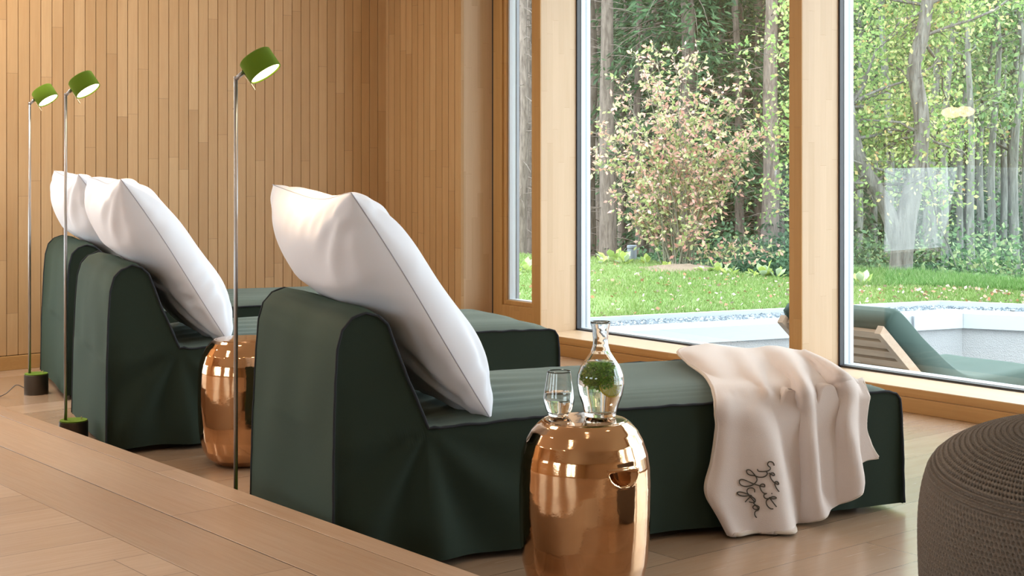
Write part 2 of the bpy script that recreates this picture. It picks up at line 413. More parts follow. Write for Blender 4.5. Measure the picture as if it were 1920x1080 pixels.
# sills
for i in range(len(fins) - 1):
    a, b = fins[i] + .0376, fins[i + 1] - .0376
    m = MB(); m.box(a, b, YF - .004, YG, .062, .104); s1 = struct(m.build('window_sill', M['sill'], bevel=.002))
    s1.name = 'trim_%d' % (20 + i)
    m = MB(); m.box(a - .075, b + .075, YF - .022, YF - .0065, 0, .064); m.build('skirting', M['sill_front'], s1, bevel=.002)
    m = MB(); m.box(a, b, YF - .0075, YF - .0045, .066, .101); m.build('sill_front', M['sill_front'], s1)
    # window unit
    w = empty('window_%d' % (i + 2) if i < 2 else 'window_%d' % (i + 3), ((a + b) / 2, YG, .104)); struct(w)
    W = (b - a) / 2
    def ring(t, y0, y1, inset, zt=2.6 - .104, zb=0.):
        q = MB(); q.box(-W + inset, -W + inset + t, y0, y1, zb, zt); q.box(W - inset - t, W - inset, y0, y1, zb, zt)
        q.box(-W + inset, W - inset, y0, y1, zb, zb + t); q.box(-W + inset, W - inset, y0, y1, zt - t, zt); return q
    ring(.010, .0, .03, .0).build('gasket', M['gasket'], w)
    ring(.012, .03, .06, .0, zb=.0).build('glazing_bead', M['alu'], w)
    ring(.012, .06, .075, .0).build('spacer_frame', M['greyframe'], w)
    ring(.012, .075, .10, .0).build('outer_frame', M['alu'], w)
    q = MB(); q.box(-W + .006, W - .006, .044, .05, .006, 2.48); q.build('pane', M['pane'], w)
# first narrow window: wooden sash
a, b = XP, fins[0] - .0375
w = empty('window_1', ((a + b) / 2, YP + .235, 0)); struct(w); W = (b - a) / 2; 
q = MB(); q.box(-W, -W + .004, -.004, .03, 0, ZC); q.build('shadow_gap', M['gasket'], w)
q = MB(); fz = .236
q.box(-W + .004, -W + .085, 0, .07, 0, ZC); q.box(W - .02, W, .0, .07, 0, ZC); q.box(-W + .085, W - .02, 0, .07, 0, fz); q.build('window_frame', M['fin_x'], w, bevel=.002)
q = MB(); q.box(-W + .085, -W + .11, .014, .08, fz, 2.6); q.box(-W + .11, W - .02, .014, .08, fz, fz + .027); q.build('sash', M['fin_x'], w, bevel=.003)
q = MB(); q.box(-W + .11, -W + .122, .03, .08, fz + .027, 2.6); q.box(-W + .122, W - .02, .03, .08, fz + .027, fz + .032); q.build('glazing_bead', M['alu'], w)
q = MB(); q.box(-W + .118, -W + .126, .08, .10, fz + .03, 2.6); q.build('spacer_frame', M['greyframe'], w)
q = MB(); q.box(-W + .11, W, .05, .056, fz + .02, 2.6); q.build('pane', M['pane'], w)
m = MB(); m.box(-7.3, XR, YG + .0, YG + .25, 2.6, ZC); struct(m.build('trim_30', M['fin']))

# ------------------------------------------------------------------ daybeds
BR = math.radians(15)
def bed_w(o2, s, acr, z):        # local -> world for a daybed with origin o2 (near back corner)
    d = Vector((math.sin(BR), math.cos(BR), 0)); pz = Vector((-math.cos(BR), math.sin(BR), 0))
    return Vector((o2[0], o2[1], 0)) + d * s + pz * acr + Vector((0, 0, z))
def nz(x, y, z, s=1., seed=0.): return noise.noise(Vector((x * s + seed, y * s - seed * 1.7, z * s + seed * .6)))
BW, BL = .83, 1.885
prof = [(-.012, .025), (-.008, .30), (.0, .52), (.008, .62), (.022, .672), (.05, .703), (.09, .716), (.125, .708), (.152, .682), (.172, .63), (.205, .54), (.24, .46), (.268, .392), (.30, .384),
        (.42, .386), (.7, .392), (1.0, .392), (1.4, .388), (1.7, .384), (1.84, .380), (1.868, .372), (1.882, .352), (1.887, .30), (1.888, .16), (1.888, .025)]
def resample(pts, step):
    out = []
    for (a, b) in zip(pts[:-1], pts[1:]):
        L = math.dist(a, b); n = max(1, int(round(L / step)))
        for i in range(n): out.append(tuple(a[j] + (b[j] - a[j]) * i / n for j in range(len(a))))
    out.append(pts[-1]); return out
def daybed_meshes(seed, parent):
    PR = resample(prof, .016)
    NA = 54
    # top / back / foot strip.  local coords: x = -across, y = s
    P = np.zeros((len(PR), NA + 1, 3))
    for i, (s, z) in enumerate(PR):
        for j in range(NA + 1):
            v = j / NA; acr = v * BW; e = 1 - (2 * v - 1) ** 6
            ss, zz = s, z
            if .268 < s < 1.86 and z > .3:
                zz += .022 * e * min(1, (s - .268) / .2, (1.88 - s) / .1)
                # lengthwise pulls near the near and far edges, and behind the pillow
                wv = math.exp(-((v - .12) / .10) ** 2)
                zz += .0013 * wv * math.sin(acr * 150 + 2.2 * nz(s, 0, 0, 2., seed)) * (0.35 + .65 * abs(nz(s, 1, 0, 1.1, seed + 3))) * e * 1.6
                zz += .006 * nz(s * .5, acr * 2.4, 0, 2.2, seed) * e
                zz += .0024 * math.sin(acr * 46 + s * 11 + 3 * nz(s, acr, 0, 1.5, seed)) * math.exp(-((s - .55) / .28) ** 2) * e
            elif s <= .268 and z > .35:
                zz += .006 * nz(s, acr, 0, 5, seed) * e - .008 * (1 - e)
                ss += .008 * nz(acr, z, 2, 4, seed) * e
            elif s < .05:
                ss += (.010 * nz(acr, z, 5, 3, seed) - .010 * math.sin(PI * min(1, z / .6))*0) * e
            else:
                ss += (.012 * math.sin(acr * 22 + 4 * nz(acr, z, 0, 1, seed)) * (1 - z / .38) + .004) * e
            fl = .014 * max(0, 1 - z / .36) if s < .3 or s > 1.8 else 0
            # back narrows a little towards the top
            tp = .016 * max(0, (z - .3) / .4) if s < .3 else 0
            ac2 = acr * (1 - 2 * tp / BW) + tp
            ac2 += (-fl if v < .5 else fl) * abs(2 * v - 1) ** 2
            P[i, j] = (-ac2, ss, max(zz, .012))
    top = grid_obj('top_cover', P, M['green_lit_top'], parent)
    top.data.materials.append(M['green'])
    mi = [1 if (PR[i][0] < .26 or PR[i][0] > 1.875) else 0 for i in range(len(PR) - 1) for j in range(NA)]  # back and foot take the wool without the painted top light
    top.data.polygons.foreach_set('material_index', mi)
    # side panels
    NZ = 34; IS = [i for i, q in enumerate(PR)]
    for side in (0, 1):
        Q = np.zeros((len(PR), NZ + 1, 3))
        n_ = len(PR)
        # pair each top profile point with a floor point along the hem
        for i, (s, z) in enumerate(PR):
            topv = P[i, 0 if side == 0 else NA]
            sb = -.012 + (BL + .014) * (i / (n_ - 1)) * 0
            # hem position: clamp s so that vertical sheets hang straight
            sb = min(max(s, -.012), BL)
            zb = .022 + .006 * nz(s, 0, 0, 6, seed)
            for k in range(NZ + 1):
                f = k / NZ
                zz = topv[2] * (1 - f) + zb * f
                yy = topv[1] * (1 - f) + sb * f
                base = topv[0]
                env = math.sin(PI * min(1, f * 1.0) * .5) if f < 1 else 1.
                # out-of-plane offset
                dx, dy = yy - .27, zz - .385
                rho = math.hypot(dx, dy); phi = math.atan2(dy, dx)
                fan = .020 * math.exp(-((rho - .25) / .26) ** 2) * math.sin(phi * 8.5 + 1.4 + 2 * nz(yy, zz, 0, 1.4, seed)) * (max(0, math.sin(-phi)) ** .5) if side == 0 else 0
                fold = .012 * math.sin(yy * 9 + 6 * nz(yy, 0, 3, 1.1, seed) + zz * 4) * (.35 + .65 * f)
                gen = .014 * nz(yy, zz * .6, side * 9, 3.2, seed)
                off = env * (fan + fold + gen + .018 * f * (1 if yy < 1.7 else .7))
                edge = min(1, min(abs(yy + .012), abs(BL - yy)) / .06)
                off *= (.25 + .75 * edge)
                Q[i, k] = (base + off if side == 0 else base - off, yy, zz)
        spn = grid_obj('side_panel', Q, M['green'], parent)
        # overlock piping along the panel outline
        pts = [Vector(P[i, 0 if side == 0 else NA]) for i in range(len(PR))]
        pts = [q + Vector((.002 if side == 0 else -.002, 0, 0)) + Vector((nz(k * .35, 0, 1, 1, seed) * .0035, 0, nz(k * .35, 5, 1, 1, seed) * .004)) for k, q in enumerate(pts)]
        mm = MB(); mm.tube(pts, .0042, 6); mm.build('seam_piping', M['piping'], spn, True)
    for s in (.08, BL - .13):
        for a in (.10, BW - .10):
            mm = MB(); mm.lathe([(.03, 0), (.03, .045)], 16, (-a, s, 0)); mm.build('foot', M['foot'], parent)
    # dark inner base so nothing shines under the hem
    mm = MB(); mm.box(-BW + .02, -.02, .02, BL - .03, .03, .30); mm.build('base_light_block', M['foot'], parent)
beds = [(-3.429, 2.209), (-5.352, 2.438), (-6.63, 2.82)]
bl = ['dark green fabric daybed in front with a pink-beige throw over its foot end',
      'middle dark green fabric daybed, between the front daybed and the one by the wall',
      'rearmost dark green fabric daybed beside the timber back wall']
for i, b in enumerate(beds):
    if i < 1 or True:
        r0 = empty('daybed', (b[0], b[1], 0), -BR); daybed_meshes(3.1 + i * 7.7, r0)
    tag(r0, bl[i], 'daybed', 'green daybeds in a row')
    if i == 2:
        mm = MB(); mm.box(.012, .018, .16, .185, .16, .24); mm.build('care_label', M['tag'], r0)

# ------------------------------------------------------------------ pillows
def pillow_mesh(name, seed, mat, parent=None):
    N = 72; out = []
    B = Vector((0, .47, .385)); T = Vector((0, .067, 1.045)); hd = (T - B); Lh = hd.length; hd.normalize()
    nn = Vector((0, hd.z, -hd.y)); nn = nn if nn.y > 0 else -nn     # points to the front (+s) and up
    wd = Vector((-1, 0, 0)); Wd = .78
    C = B + hd * Lh / 2 + wd * (.40 + .008)
    def surf(sg):
        P = np.zeros((N + 1, N + 1, 3))
        for i in range(N + 1):
            for j in range(N + 1):
                a = math.sin((i / N - .5) * PI); b = math.sin((j / N - .5) * PI)
                # corner ears: sides curve in between corners
                ca = a * (1 - .065 * (1 - b * b)); cb = b * (1 - .07 * (1 - a * a))
                th = max(0, 1 - abs(a) ** 4.2) ** .56 * max(0, 1 - abs(b) ** 4.) ** .56
                low = .5 - .5 * b                                     # fuller at the bottom / belly
                if sg > 0: tt = .128 * th * (.85 + .3 * low)
                else: tt = th * (.082 + .070 * min(1, max(0, (b + .1) / .5)))
                wr = 0
                ed = 1 - (1 - abs(a)) ** .5 if abs(a) > abs(b) else 1 - (1 - abs(b)) ** .5
                rim = max(abs(a), abs(b))
                if rim < .999:
                    wr = .010 * nz(ca * 1.2, cb * 1.2, sg, 2.1, seed) * th
                    # gathers running in from the seam
                    per = cb * 26 if abs(a) > abs(b) else ca * 26
                    wr += .0095 * math.sin(per + 6 * nz(ca, cb, sg, 2, seed + 5)) * math.exp(-((rim - .93) / .07) ** 2) * max(0, nz(ca, cb, 7, 2.4, seed) + .35)
                    # diagonal pull creases near the lower corners
                    dd = math.hypot(a - (-1), b - (-1)); wr += .010 * math.sin(math.atan2(b + 1, a + 1) * 14) * math.exp(-((dd - .45) / .3) ** 2) * th
                    dd = math.hypot(a + 1, b - 1); wr += .008 * math.sin(math.atan2(1 - b, a + 1) * 12) * math.exp(-((dd - .4) / .25) ** 2) * th
                q = C + wd * (ca * Wd / 2 * (1 - .03 * b * b * (b < 0))) + hd * (cb * Lh / 2) + nn * (sg * tt + wr)
                # slump: top leans back a little, bottom rests on the seat
                q = q + nn * (-.02 * max(0, b) ** 2) 
                q += hd * (.012 * nz(a, 3, 0, 1.5, seed) * max(0, b))
                q.z = max(q.z, .372 + .045 * min(1, abs(q.x) / .25 if abs(q.x) < .25 else 1))
                P[i, j] = q
        return P
    Pf, Pb = surf(1), surf(-1); Pb = Pb[::-1]
    n = N + 1; V = np.concatenate([Pf.reshape(-1, 3), Pb.reshape(-1, 3)])
    idx = np.arange(n * n).reshape(n, n)
    def quads(I): return np.stack([I[:-1, :-1], I[1:, :-1], I[1:, 1:], I[:-1, 1:]], -1).reshape(-1, 4)
    o = mesh_np(name, V, np.concatenate([quads(idx), quads(idx + n * n)]), mat, parent, False)
    fuse(o, 2e-4); o.data.polygons.foreach_set('use_smooth', [True] * len(o.data.polygons))
    # seam cord along the near edge loop
    edge = [Vector(Pf[0, j]) for j in range(N + 1)] + [Vector(Pf[i, N]) for i in range(1, N + 1)]
    mm = MB(); mm.tube(edge, .0016, 5); s = mm.build('seam', SEAM, o, True)
    return o
SEAM = simple('white_cotton_seam', (.42, .43, .50), .9)
pn = ['white square pillow leaning on the backrest of the front daybed', 'white pillow leaning on the middle daybed, in front of another pillow',
      'farthest white pillow, partly hidden behind another pillow and a lamp pole']
for i, b in enumerate(beds):
    o = pillow_mesh('pillow', 2.3 + 5 * i, M['white']); o.location = (b[0], b[1], 0); o.rotation_euler = (0, 0, -BR)
    tag(o, pn[i], 'pillow', 'white pillows on the daybeds')

# ------------------------------------------------------------------ copper stools
def stool(loc, face, label):
    r0 = empty('side_table', loc, 0)
    prof = [(.0, .0), (.085, .0), (.108, .006), (.135, .026), (.152, .055), (.162, .095), (.167, .15), (.170, .22), (.170, .29), (.168, .34), (.163, .372), (.152, .405), (.137, .430), (.122, .446), (.112, .4535), (.1085, .4555), (.1075, .4545), (.1065, .4545), (.104, .4565), (.07, .459), (.0, .460)]
    pr = resample(prof, .0035); n = 300
    V = np.zeros((len(pr), n, 3))
    zc, hw, hh = .350, .046, .038
    for i, (r, z) in enumerate(pr):
        for k in range(n):
            a = 2 * PI * k / n; da = (a - face + PI) % (2 * PI) - PI; rr = r
            u = da * .17; vv = z - zc
            if .1 < r and abs(u) < hw * 1.3 and -hh * 1.5 < vv < .01:
                q = math.hypot(u / hw, vv / hh)
                if vv <= 0 and q < 1: rr -= .034 * (1 - q ** 2.2) * min(1, -vv / .002 + .0)
                elif vv <= .0 and q < 1.12: rr += .0022 * (1 - (q - 1) / .12)
                elif vv > 0 and vv < .006 and abs(u) < hw * 1.06: rr += .0035 * math.sin(PI * vv / .006)
            rr += .0012 * nz(math.cos(a) * 2, math.sin(a) * 2, z * 3, 2.2, face) * min(1, r / .1)
            V[i, k] = (rr * math.cos(a), rr * math.sin(a), z)
    idx = np.arange(len(pr) * n).reshape(len(pr), n); j = np.roll(idx, -1, axis=1)
    Q = np.stack([idx[:-1], j[:-1], j[1:], idx[1:]], -1).reshape(-1, 4)
    o = mesh_np('body', V, Q, M['copper'], r0, True)
    tag(r0, label, 'side table', 'copper side tables'); return r0
S1 = (-2.891, 2.622, 0); S2 = (-4.905, 2.765, 0)
# direction of the grip cut-out: seen right of centre
toc = math.atan2(-S1[1], -S1[0])
stool(S1, toc + .64, 'glossy copper drum side table in front holding a tumbler and a carafe')
stool(S2, toc - 1.9, 'glossy copper drum side table between the front and middle daybeds, nothing on it')

# ------------------------------------------------------------------ carafe, tumbler
def vessel(name, outer, wall, loc, wl, label, cat):
    r0 = empty(name, loc)
    # outer profile bottom->top then inner top->bottom
    out = resample(outer, .004); inner = [(max(r - wall, .0005), z) for r, z in out if z > .010]
    inner = inner[::-1] + [(.0005, .0075)]
    prof = [(.0005, 0)] + out + [(out[-1][0] - wall * .5, out[-1][1] + wall * .5)] + inner
    n = 72; V = []
    for r, z in prof:
        for k in range(n): a = 2 * PI * k / n; V.append((r * math.cos(a), r * math.sin(a), z))
    idx = np.arange(len(prof) * n).reshape(len(prof), n); j = np.roll(idx, -1, axis=1)
    Q = np.stack([idx[:-1], j[:-1], j[1:], idx[1:]], -1).reshape(-1, 4)
    o = mesh_np('glass_body', np.array(V), Q, M['glass'], r0, True)
    wp_ = [(.0005, .0078)] + [(max(r - wall - .0004, .0005), z) for r, z in out if .0102 < z < wl]
    rt = wp_[-1][0]; wp_ += [(rt, wl), (.0005, wl)]
    mm = MB(); mm.lathe(wp_, n); w = mm.build('water', M['water'], r0, True); fuse(w)
    tag(r0, label, cat); return r0
pc = at_z(1126, 780, .4597); pg = at_z(1048, 780, .4597)
pc = Vector((pc.x, pc.y, 0)); pg = Vector((pg.x, pg.y, 0))
car = vessel('carafe', [(.036, 0), (.041, .003), (.0415, .008), (.047, .03), (.058, .06), (.062, .085), (.060, .108), (.052, .130), (.038, .150), (.026, .168), (.0205, .186), (.0195, .200), (.0215, .222), (.0262, .245)],
             .0028, (pc.x, pc.y, .4592), .142, 'round-bellied glass carafe of water with green herbs and lemon on the copper table', 'carafe')
gl = vessel('tumbler', [(.022, 0), (.026, .003), (.034, .018), (.0395, .036), (.041, .048), (.0385, .068), (.0345, .09), (.0305, .117)],
            .0016, (pg.x, pg.y, .4592), .062, 'stemless drinking glass half filled with water beside the carafe', 'glass')
# herbs: ball of fine leaves floating in the upper belly
N = 2600; d = rng.normal(size=(N, 3)); d /= np.linalg.norm(d, axis=1)[:, None]; rad = rng.uniform(.4, 1, N) ** .5
c0 = d * rad[:, None] * np.array([.040, .040, .030]) + np.array([0, 0, .103])
def leaves_np(P, size, droop=0., asp=.45, jit=.4, dirs=None):
    n = len(P); a = rng.normal(size=(n, 3)) if dirs is None else dirs + rng.normal(size=(n, 3)) * jit
    a[:, 2] -= droop; a /= np.linalg.norm(a, axis=1)[:, None]
    b = rng.normal(size=(n, 3)); b -= (b * a).sum(1)[:, None] * a; b /= np.linalg.norm(b, axis=1)[:, None]
    s = (size * rng.uniform(.6, 1.3, n))[:, None]
    V = np.stack([P, P + a * s * .5 + b * s * asp * .5, P + a * s, P + a * s * .5 - b * s * asp * .5], 1)
    return V.reshape(-1, 3), np.arange(n * 4).reshape(n, 4)
def clip_r(V, zc_, rm):
    r = np.hypot(V[:, 0], V[:, 1]); k = np.minimum(1, rm / np.maximum(r, 1e-6)); V[:, 0] *= k; V[:, 1] *= k; return V
V, Q = leaves_np(c0, .009, asp=.5); V[:, 2] = np.clip(V[:, 2], .066, .139)
rm = np.interp(V[:, 2], [.06, .085, .108, .130, .140], [.052, .055, .053, .045, .040]); V = clip_r(V, 0, rm)
herb = empty('herb_bunch', (pc.x, pc.y, .4592)); mesh_np('leaves', V, Q, M['herb'], herb)
tag(herb, 'loose ball of green herbs floating inside the glass carafe', 'herbs')
def lemon(loc, nrm, r):
    t = NT('lemon_flesh'); oc, xyz = t.pos()
    ang = t.math('ARCTAN2', xyz[1], xyz[0]); seg = t.math('ABSOLUTE', t.math('SINE', t.math('MULTIPLY', ang, 4.5)))
    t.bsdf(Base_Color=t.mixc(t.math('LESS_THAN', seg, .18), (.80, .76, .22), (.92, .90, .62)), Roughness=.4)
    r0 = empty('lemon_slice', loc); r0.rotation_mode = 'QUATERNION'; r0.rotation_quaternion = Vector((0, 0, 1)).rotation_difference(Vector(nrm))
    mm = MB(); mm.lathe([(r * .9, -.0015), (r * .9, .0015)], 32); mm.build('flesh', t.m, r0)
    mm = MB(); mm.tube([(r * math.cos(a), r * math.sin(a), 0) for a in np.linspace(0, 2 * PI, 33)], .0022, 6); mm.build('rind', simple('lemon_rind', (.80, .62, .05), .5), r0, True)
    return r0
tc = Vector((-S1[0], -S1[1], 0)).normalized()
l1 = lemon(Vector((pc.x, pc.y, .4592 + .080)) + R * .022 + tc * .018, tc * .8 + R * .35 + Vector((0, 0, .45)), .025)
tag(l1, 'lemon slice showing under the herbs in the carafe', 'lemon slice', 'lemon slices in the carafe')

# ------------------------------------------------------------------ floor lamps
def lamp(px, t, label, cord=False, off=.03):
    P = at_t(px, 700, t); base = Vector((P.x, P.y, 0))
    r0 = empty('floor_lamp', base)
    mm = MB(); mm.lathe([(.055, 0), (.055, .090), (.0545, .0925), (.0535, .0925)], 48); mm.build('base', M['dkmetal'], r0, False, 0)
    mm = MB(); mm.lathe([(.0525, .0915), (.0525, .0965)], 48); mm.build('felt_top', M['felt'], r0)
    mm = MB(); mm.tube([(.010, .028, .0965), (.010, .028, .107)], .0022, 8); mm.build('switch', M['brass'], r0)
    pp = R * -off + F * -.004
    mm = MB(); mm.tube([pp + Vector((0, 0, .0965)), pp + Vector((0, 0, 1.368))], .0062, 14); mm.build('pole', M['steel'], r0, True)
    ax = Vector((.455, .340, -.815)).normalized()
    # joint heads up-right towards drum side
    top = pp + Vector((0, 0, 1.366))
    side = (R * .86 + Vector((0, 0, .51))).normalized(); side = (side - ax * side.dot(ax)).normalized()
    mm = MB(); mm.tube([top - Vector((0, 0, .006)) - side * .002, top + side * .030], .0068, 14); mm.build('joint', M['steel'], r0, True)
    c = top + side * (.030 + .050) + ax * .010          # drum middle on axis
    hl = .033
    h = empty('lamp_head', c); h.parent = r0; 
    mm = MB(); mm.lathe([(.002, -hl), (.047, -hl), (.051, -hl + .004), (.0515, hl - .002), (.0505, hl), (.0485, hl), (.048, hl - .006), (.048, -hl + .008), (.002, -hl + .008)], 56, (0, 0, 0), ax)
    q = mm.build('lamp_shade', M['felt'], r0, True); q.location = c; q.data.shade_smooth() if hasattr(q.data, 'shade_smooth') else None
    bpy.data.objects.remove(h)
    mm = MB(); mm.lathe([(.0478, -.002), (.0478, .002)], 48, ax * (hl - .007), ax); q2 = mm.build('diffuser', M['bulb'], q)
    rr = -side * .0535
    mm = MB(); mm.tube([c + rr - ax * .018, c + rr + ax * (hl + .022)], .0026, 8); mm.build('handle_rod', M['brass'], r0, True)
    # its light
    ld = bpy.data.lights.new('lamp_light', 'SPOT'); ld.energy = 12; ld.color = (1, .62, .34); ld.spot_size = 2.2; ld.spot_blend = 1; ld.shadow_soft_size = .045
    lo = bpy.data.objects.new('lamp_light', ld); COL.objects.link(lo); lo.parent = r0; lo.location = c + ax * (hl + .006)
    lo.rotation_mode = 'QUATERNION'; lo.rotation_quaternion = Vector((0, 0, -1)).rotation_difference(ax)
    if cord:
        pts = [Vector((P.x, P.y, 0)) + q for q in [-R * .05 - F * .02 + Vector((0, 0, .03)), -R * .085 - F * .03 + Vector((0, 0, .045)), -R * .12 - F * .06 + Vector((0, 0, .012)), -R * .135 - F * .14 + Vector((0, 0, .004)), -R * .12 - F * .25 + Vector((0, 0, .004)), -R * .05 - F * .36 + Vector((0, 0, .004)), R * .02 - F * .5 + Vector((0, 0, .004))]]
        cu = []
        for i in range(len(pts) - 1):
            p0, p1, p2, p3 = pts[max(i - 1, 0)], pts[i], pts[i + 1], pts[min(i + 2, len(pts) - 1)]
            for k in range(8):
                u = k / 8; cu.append(.5 * ((2 * p1) + (p2 - p0) * u + (2 * p0 - 5 * p1 + 4 * p2 - p3) * u * u + (3 * p1 - p0 - 3 * p2 + p3) * u ** 3) - base)
        mm = MB(); mm.tube(cu, .0022, 6); mm.build('power_cord', M['cord'], r0, True)
    tag(r0, label, 'floor lamp', 'green-headed floor lamps'); return r0
lamp(68, 7.09, 'leftmost slim floor lamp with a green drum head, farthest back, by the wall', True)
lamp(138, 5.88, 'slim floor lamp with a green drum head, behind the middle daybed')
lamp(461.5, 4.485, 'nearest slim floor lamp with a green drum head, behind the front daybed')

# ------------------------------------------------------------------ throw blanket on the front daybed
O1 = beds[0]; DN = Vector((math.cos(BR), -math.sin(BR), 0))        # outward from near side
def T(px, py, z): return at_z(px, py, z)
def S(px, py, o):
    q0 = Vector((O1[0], O1[1], 0)) + DN * o; d = ray(px, py); t = (q0 - CAM).dot(DN) / d.dot(DN); return CAM + d * t
rows = [
    [T(1283, 653, .430), T(1310, 651, .432), T(1345, 650, .436), T(1380, 653, .434), T(1418, 655, .434), T(1455, 655, .438), T(1485, 655, .442), T(1505, 660, .44), T(1512, 664, .44), T(1518, 668, .432)],
    [T(1271, 661, .436), T(1308, 664, .450), T(1350, 663, .442), T(1395, 667, .446), T(1438, 668, .440), T(1478, 672, .452), T(1515, 674, .442), T(1540, 680, .45), T(1556, 688, .442), T(1566, 697, .430)],
    [T(1292, 683, .425), T(1332, 690, .440), T(1374, 692, .434), T(1418, 700, .438), T(1458, 702, .425), T(1496, 704, .446), T(1532, 702, .430), T(1566, 702, .450), T(1588, 706, .440), T(1603, 712, .425)],
    [T(1322, 717, .405), T(1358, 722, .418), T(1398, 728, .408), T(1438, 734, .414), T(1474, 738, .396), T(1508, 736, .414), T(1542, 730, .402), T(1580, 722, .420), T(1604, 718, .415), T(1616, 724, .398)],
    [S(1339, 748, .010), S(1374, 757, .028), S(1408, 765, .030), S(1444, 772, .032), S(1478, 776, .006), S(1512, 768, .030), S(1544, 756, .012), S(1584, 742, .036), S(1608, 742, .020), S(1620, 748, .010)],
    [S(1341, 800, .025), S(1374, 812, .050), S(1412, 822, .052), S(1454, 832, .060), S(1488, 836, .018), S(1516, 828, .050), S(1546, 815, .020), S(1580, 790, .050), S(1606, 790, .010), S(1619, 798, .022)],
    [S(1335, 862, .034), S(1370, 876, .062), S(1414, 886, .058), S(1464, 896, .078), S(1496, 896, .028), S(1522, 886, .055), S(1552, 868, .030), S(1592, 840, .052), S(1603, 830, .006), S(1630, 828, .030)],
    [S(1323, 920, .045), S(1364, 938, .075), S(1414, 946, .062), S(1470, 950, .092), S(1500, 942, .042), S(1528, 928, .060), S(1558, 910, .038), S(1600, 882, .052), S(1602, 850, .008), S(1638, 845, .034)],
    [S(1348, 968, .060), S(1376, 984, .086), S(1420, 990, .072), S(1476, 988, .104), S(1502, 970, .052), S(1534, 950, .064), S(1566, 934, .045), S(1603, 905, .050), S(1603, 861, .010), S(1643, 853, .036)],
    [S(1372, 1016, .085), S(1396, 1029, .100), S(1436, 1031, .088), S(1482, 1021, .115), S(1503, 988, .056), S(1538, 968, .066), S(1570, 950, .048), S(1602, 922, .048), S(1603, 867, .012), S(1646, 857, .036)],
]
CT = np.array([[list(v) for v in r] for r in rows])
for i_ in range(10):
    for j_, w_ in enumerate((0, -.3, .5, 1, -1, 1, -.9, .8, 0, 0)):
        if i_ < 4: CT[i_, j_, 2] += (.0, .006, .010, .012)[i_] * w_
        else: CT[i_, j_] += np.array([DN.x, DN.y, 0]) * .019 * w_ * min(1, (i_ - 2.5) / 2)
def cr(A, n):       # catmull-rom along axis 0, n samples per span
    A = np.concatenate([2 * A[:1] - A[1:2], A, 2 * A[-1:] - A[-2:-1]]); out = []
    for i in range(1, len(A) - 2):
        for k in range(n):
            u = k / n; p0, p1, p2, p3 = A[i - 1], A[i], A[i + 1], A[i + 2]
            out.append(.5 * (2 * p1 + (p2 - p0) * u + (2 * p0 - 5 * p1 + 4 * p2 - p3) * u * u + (3 * p1 - p0 - 3 * p2 + p3) * u ** 3))
    out.append(A[-2]); return np.array(out)
BG = cr(CT, 14); BG = np.transpose(cr(np.transpose(BG, (1, 0, 2)), 14), (1, 0, 2))
nr, nc = BG.shape[:2]
du = np.gradient(BG, axis=1); dv = np.gradient(BG, axis=0); NN = np.cross(dv, du); NN /= np.maximum(np.linalg.norm(NN, axis=2), 1e-9)[..., None]
out_dir = np.array([DN.x, DN.y, .6]); NN *= np.sign((NN * out_dir).sum(2))[..., None]
for i in range(nr):
    for j in range(nc):
        v = i / (nr - 1); u = j / (nc - 1)
        h = .010 * nz(u * 3.2, v * 1.4, 0, 1.7, 4) + .006 * nz(u * 7, v * 2.2, 2, 1.6, 9)
        h += .007 * math.sin(u * 26 + 2.5 * nz(u, v, 1, 1.6, 3)) * (1 if v > .35 else v / .35)
        e = min(1, min(u, 1 - u) / .03 + .25)
        BG[i, j] += NN[i, j] * h * e
# keep the cloth just outside the daybed
for i in range(nr):
    for j in range(nc):
        q = Vector(BG[i, j]); rel = q - Vector((O1[0], O1[1], 0)); o_ = rel.dot(DN)
        if q.z < .37 and o_ < .032: q += DN * (.032 - o_)
        if o_ < 0 and q.z < .425: q.z = .425 - min(.012, max(0, .012 * (1 + o_ / .05)))
        if o_ >= 0 and o_ < .032 and q.z >= .37: q += DN * ((.032 - o_) * (1 - min(1, (q.z - .37) / .04)))
        q.z = max(q.z, .012); BG[i, j] = q
def smooth_grid(G, it):
    for _ in range(it):
        H = G.copy(); H[1:-1, 1:-1] = .5 * G[1:-1, 1:-1] + .125 * (G[2:, 1:-1] + G[:-2, 1:-1] + G[1:-1, 2:] + G[1:-1, :-2]); G = H
    return G
BG = smooth_grid(BG, 5)
bl_o = empty('throw_blanket', (O1[0], O1[1], 0))
BGl = BG - np.array([O1[0], O1[1], 0])
bo = grid_obj('fleece', BGl, M['fleece'], bl_o); sm = bo.modifiers.new('solid', 'SOLIDIFY'); sm.thickness = .007; sm.offset = 1 
hem = [Vector(BGl[i, 0]) for i in range(nr)] + [Vector(BGl[-1, j]) for j in range(1, nc)] + [Vector(BGl[i, -1]) for i in range(nr - 2, -1, -1)]
mm = MB(); mm.tube(hem, .0052, 8); mm.build('hem', M['hem'], bl_o, True)
tag(bl_o, 'pink-beige fleece throw with stitched handwriting hanging over the front daybed', 'blanket')
bvh = BVHTree.FromPolygons([Vector(v) for v in BG.reshape(-1, 3)], [tuple(f) for f in [(i * nc + j, (i + 1) * nc + j, (i + 1) * nc + j + 1, i * nc + j + 1) for i in range(nr - 1) for j in range(nc - 1)]])
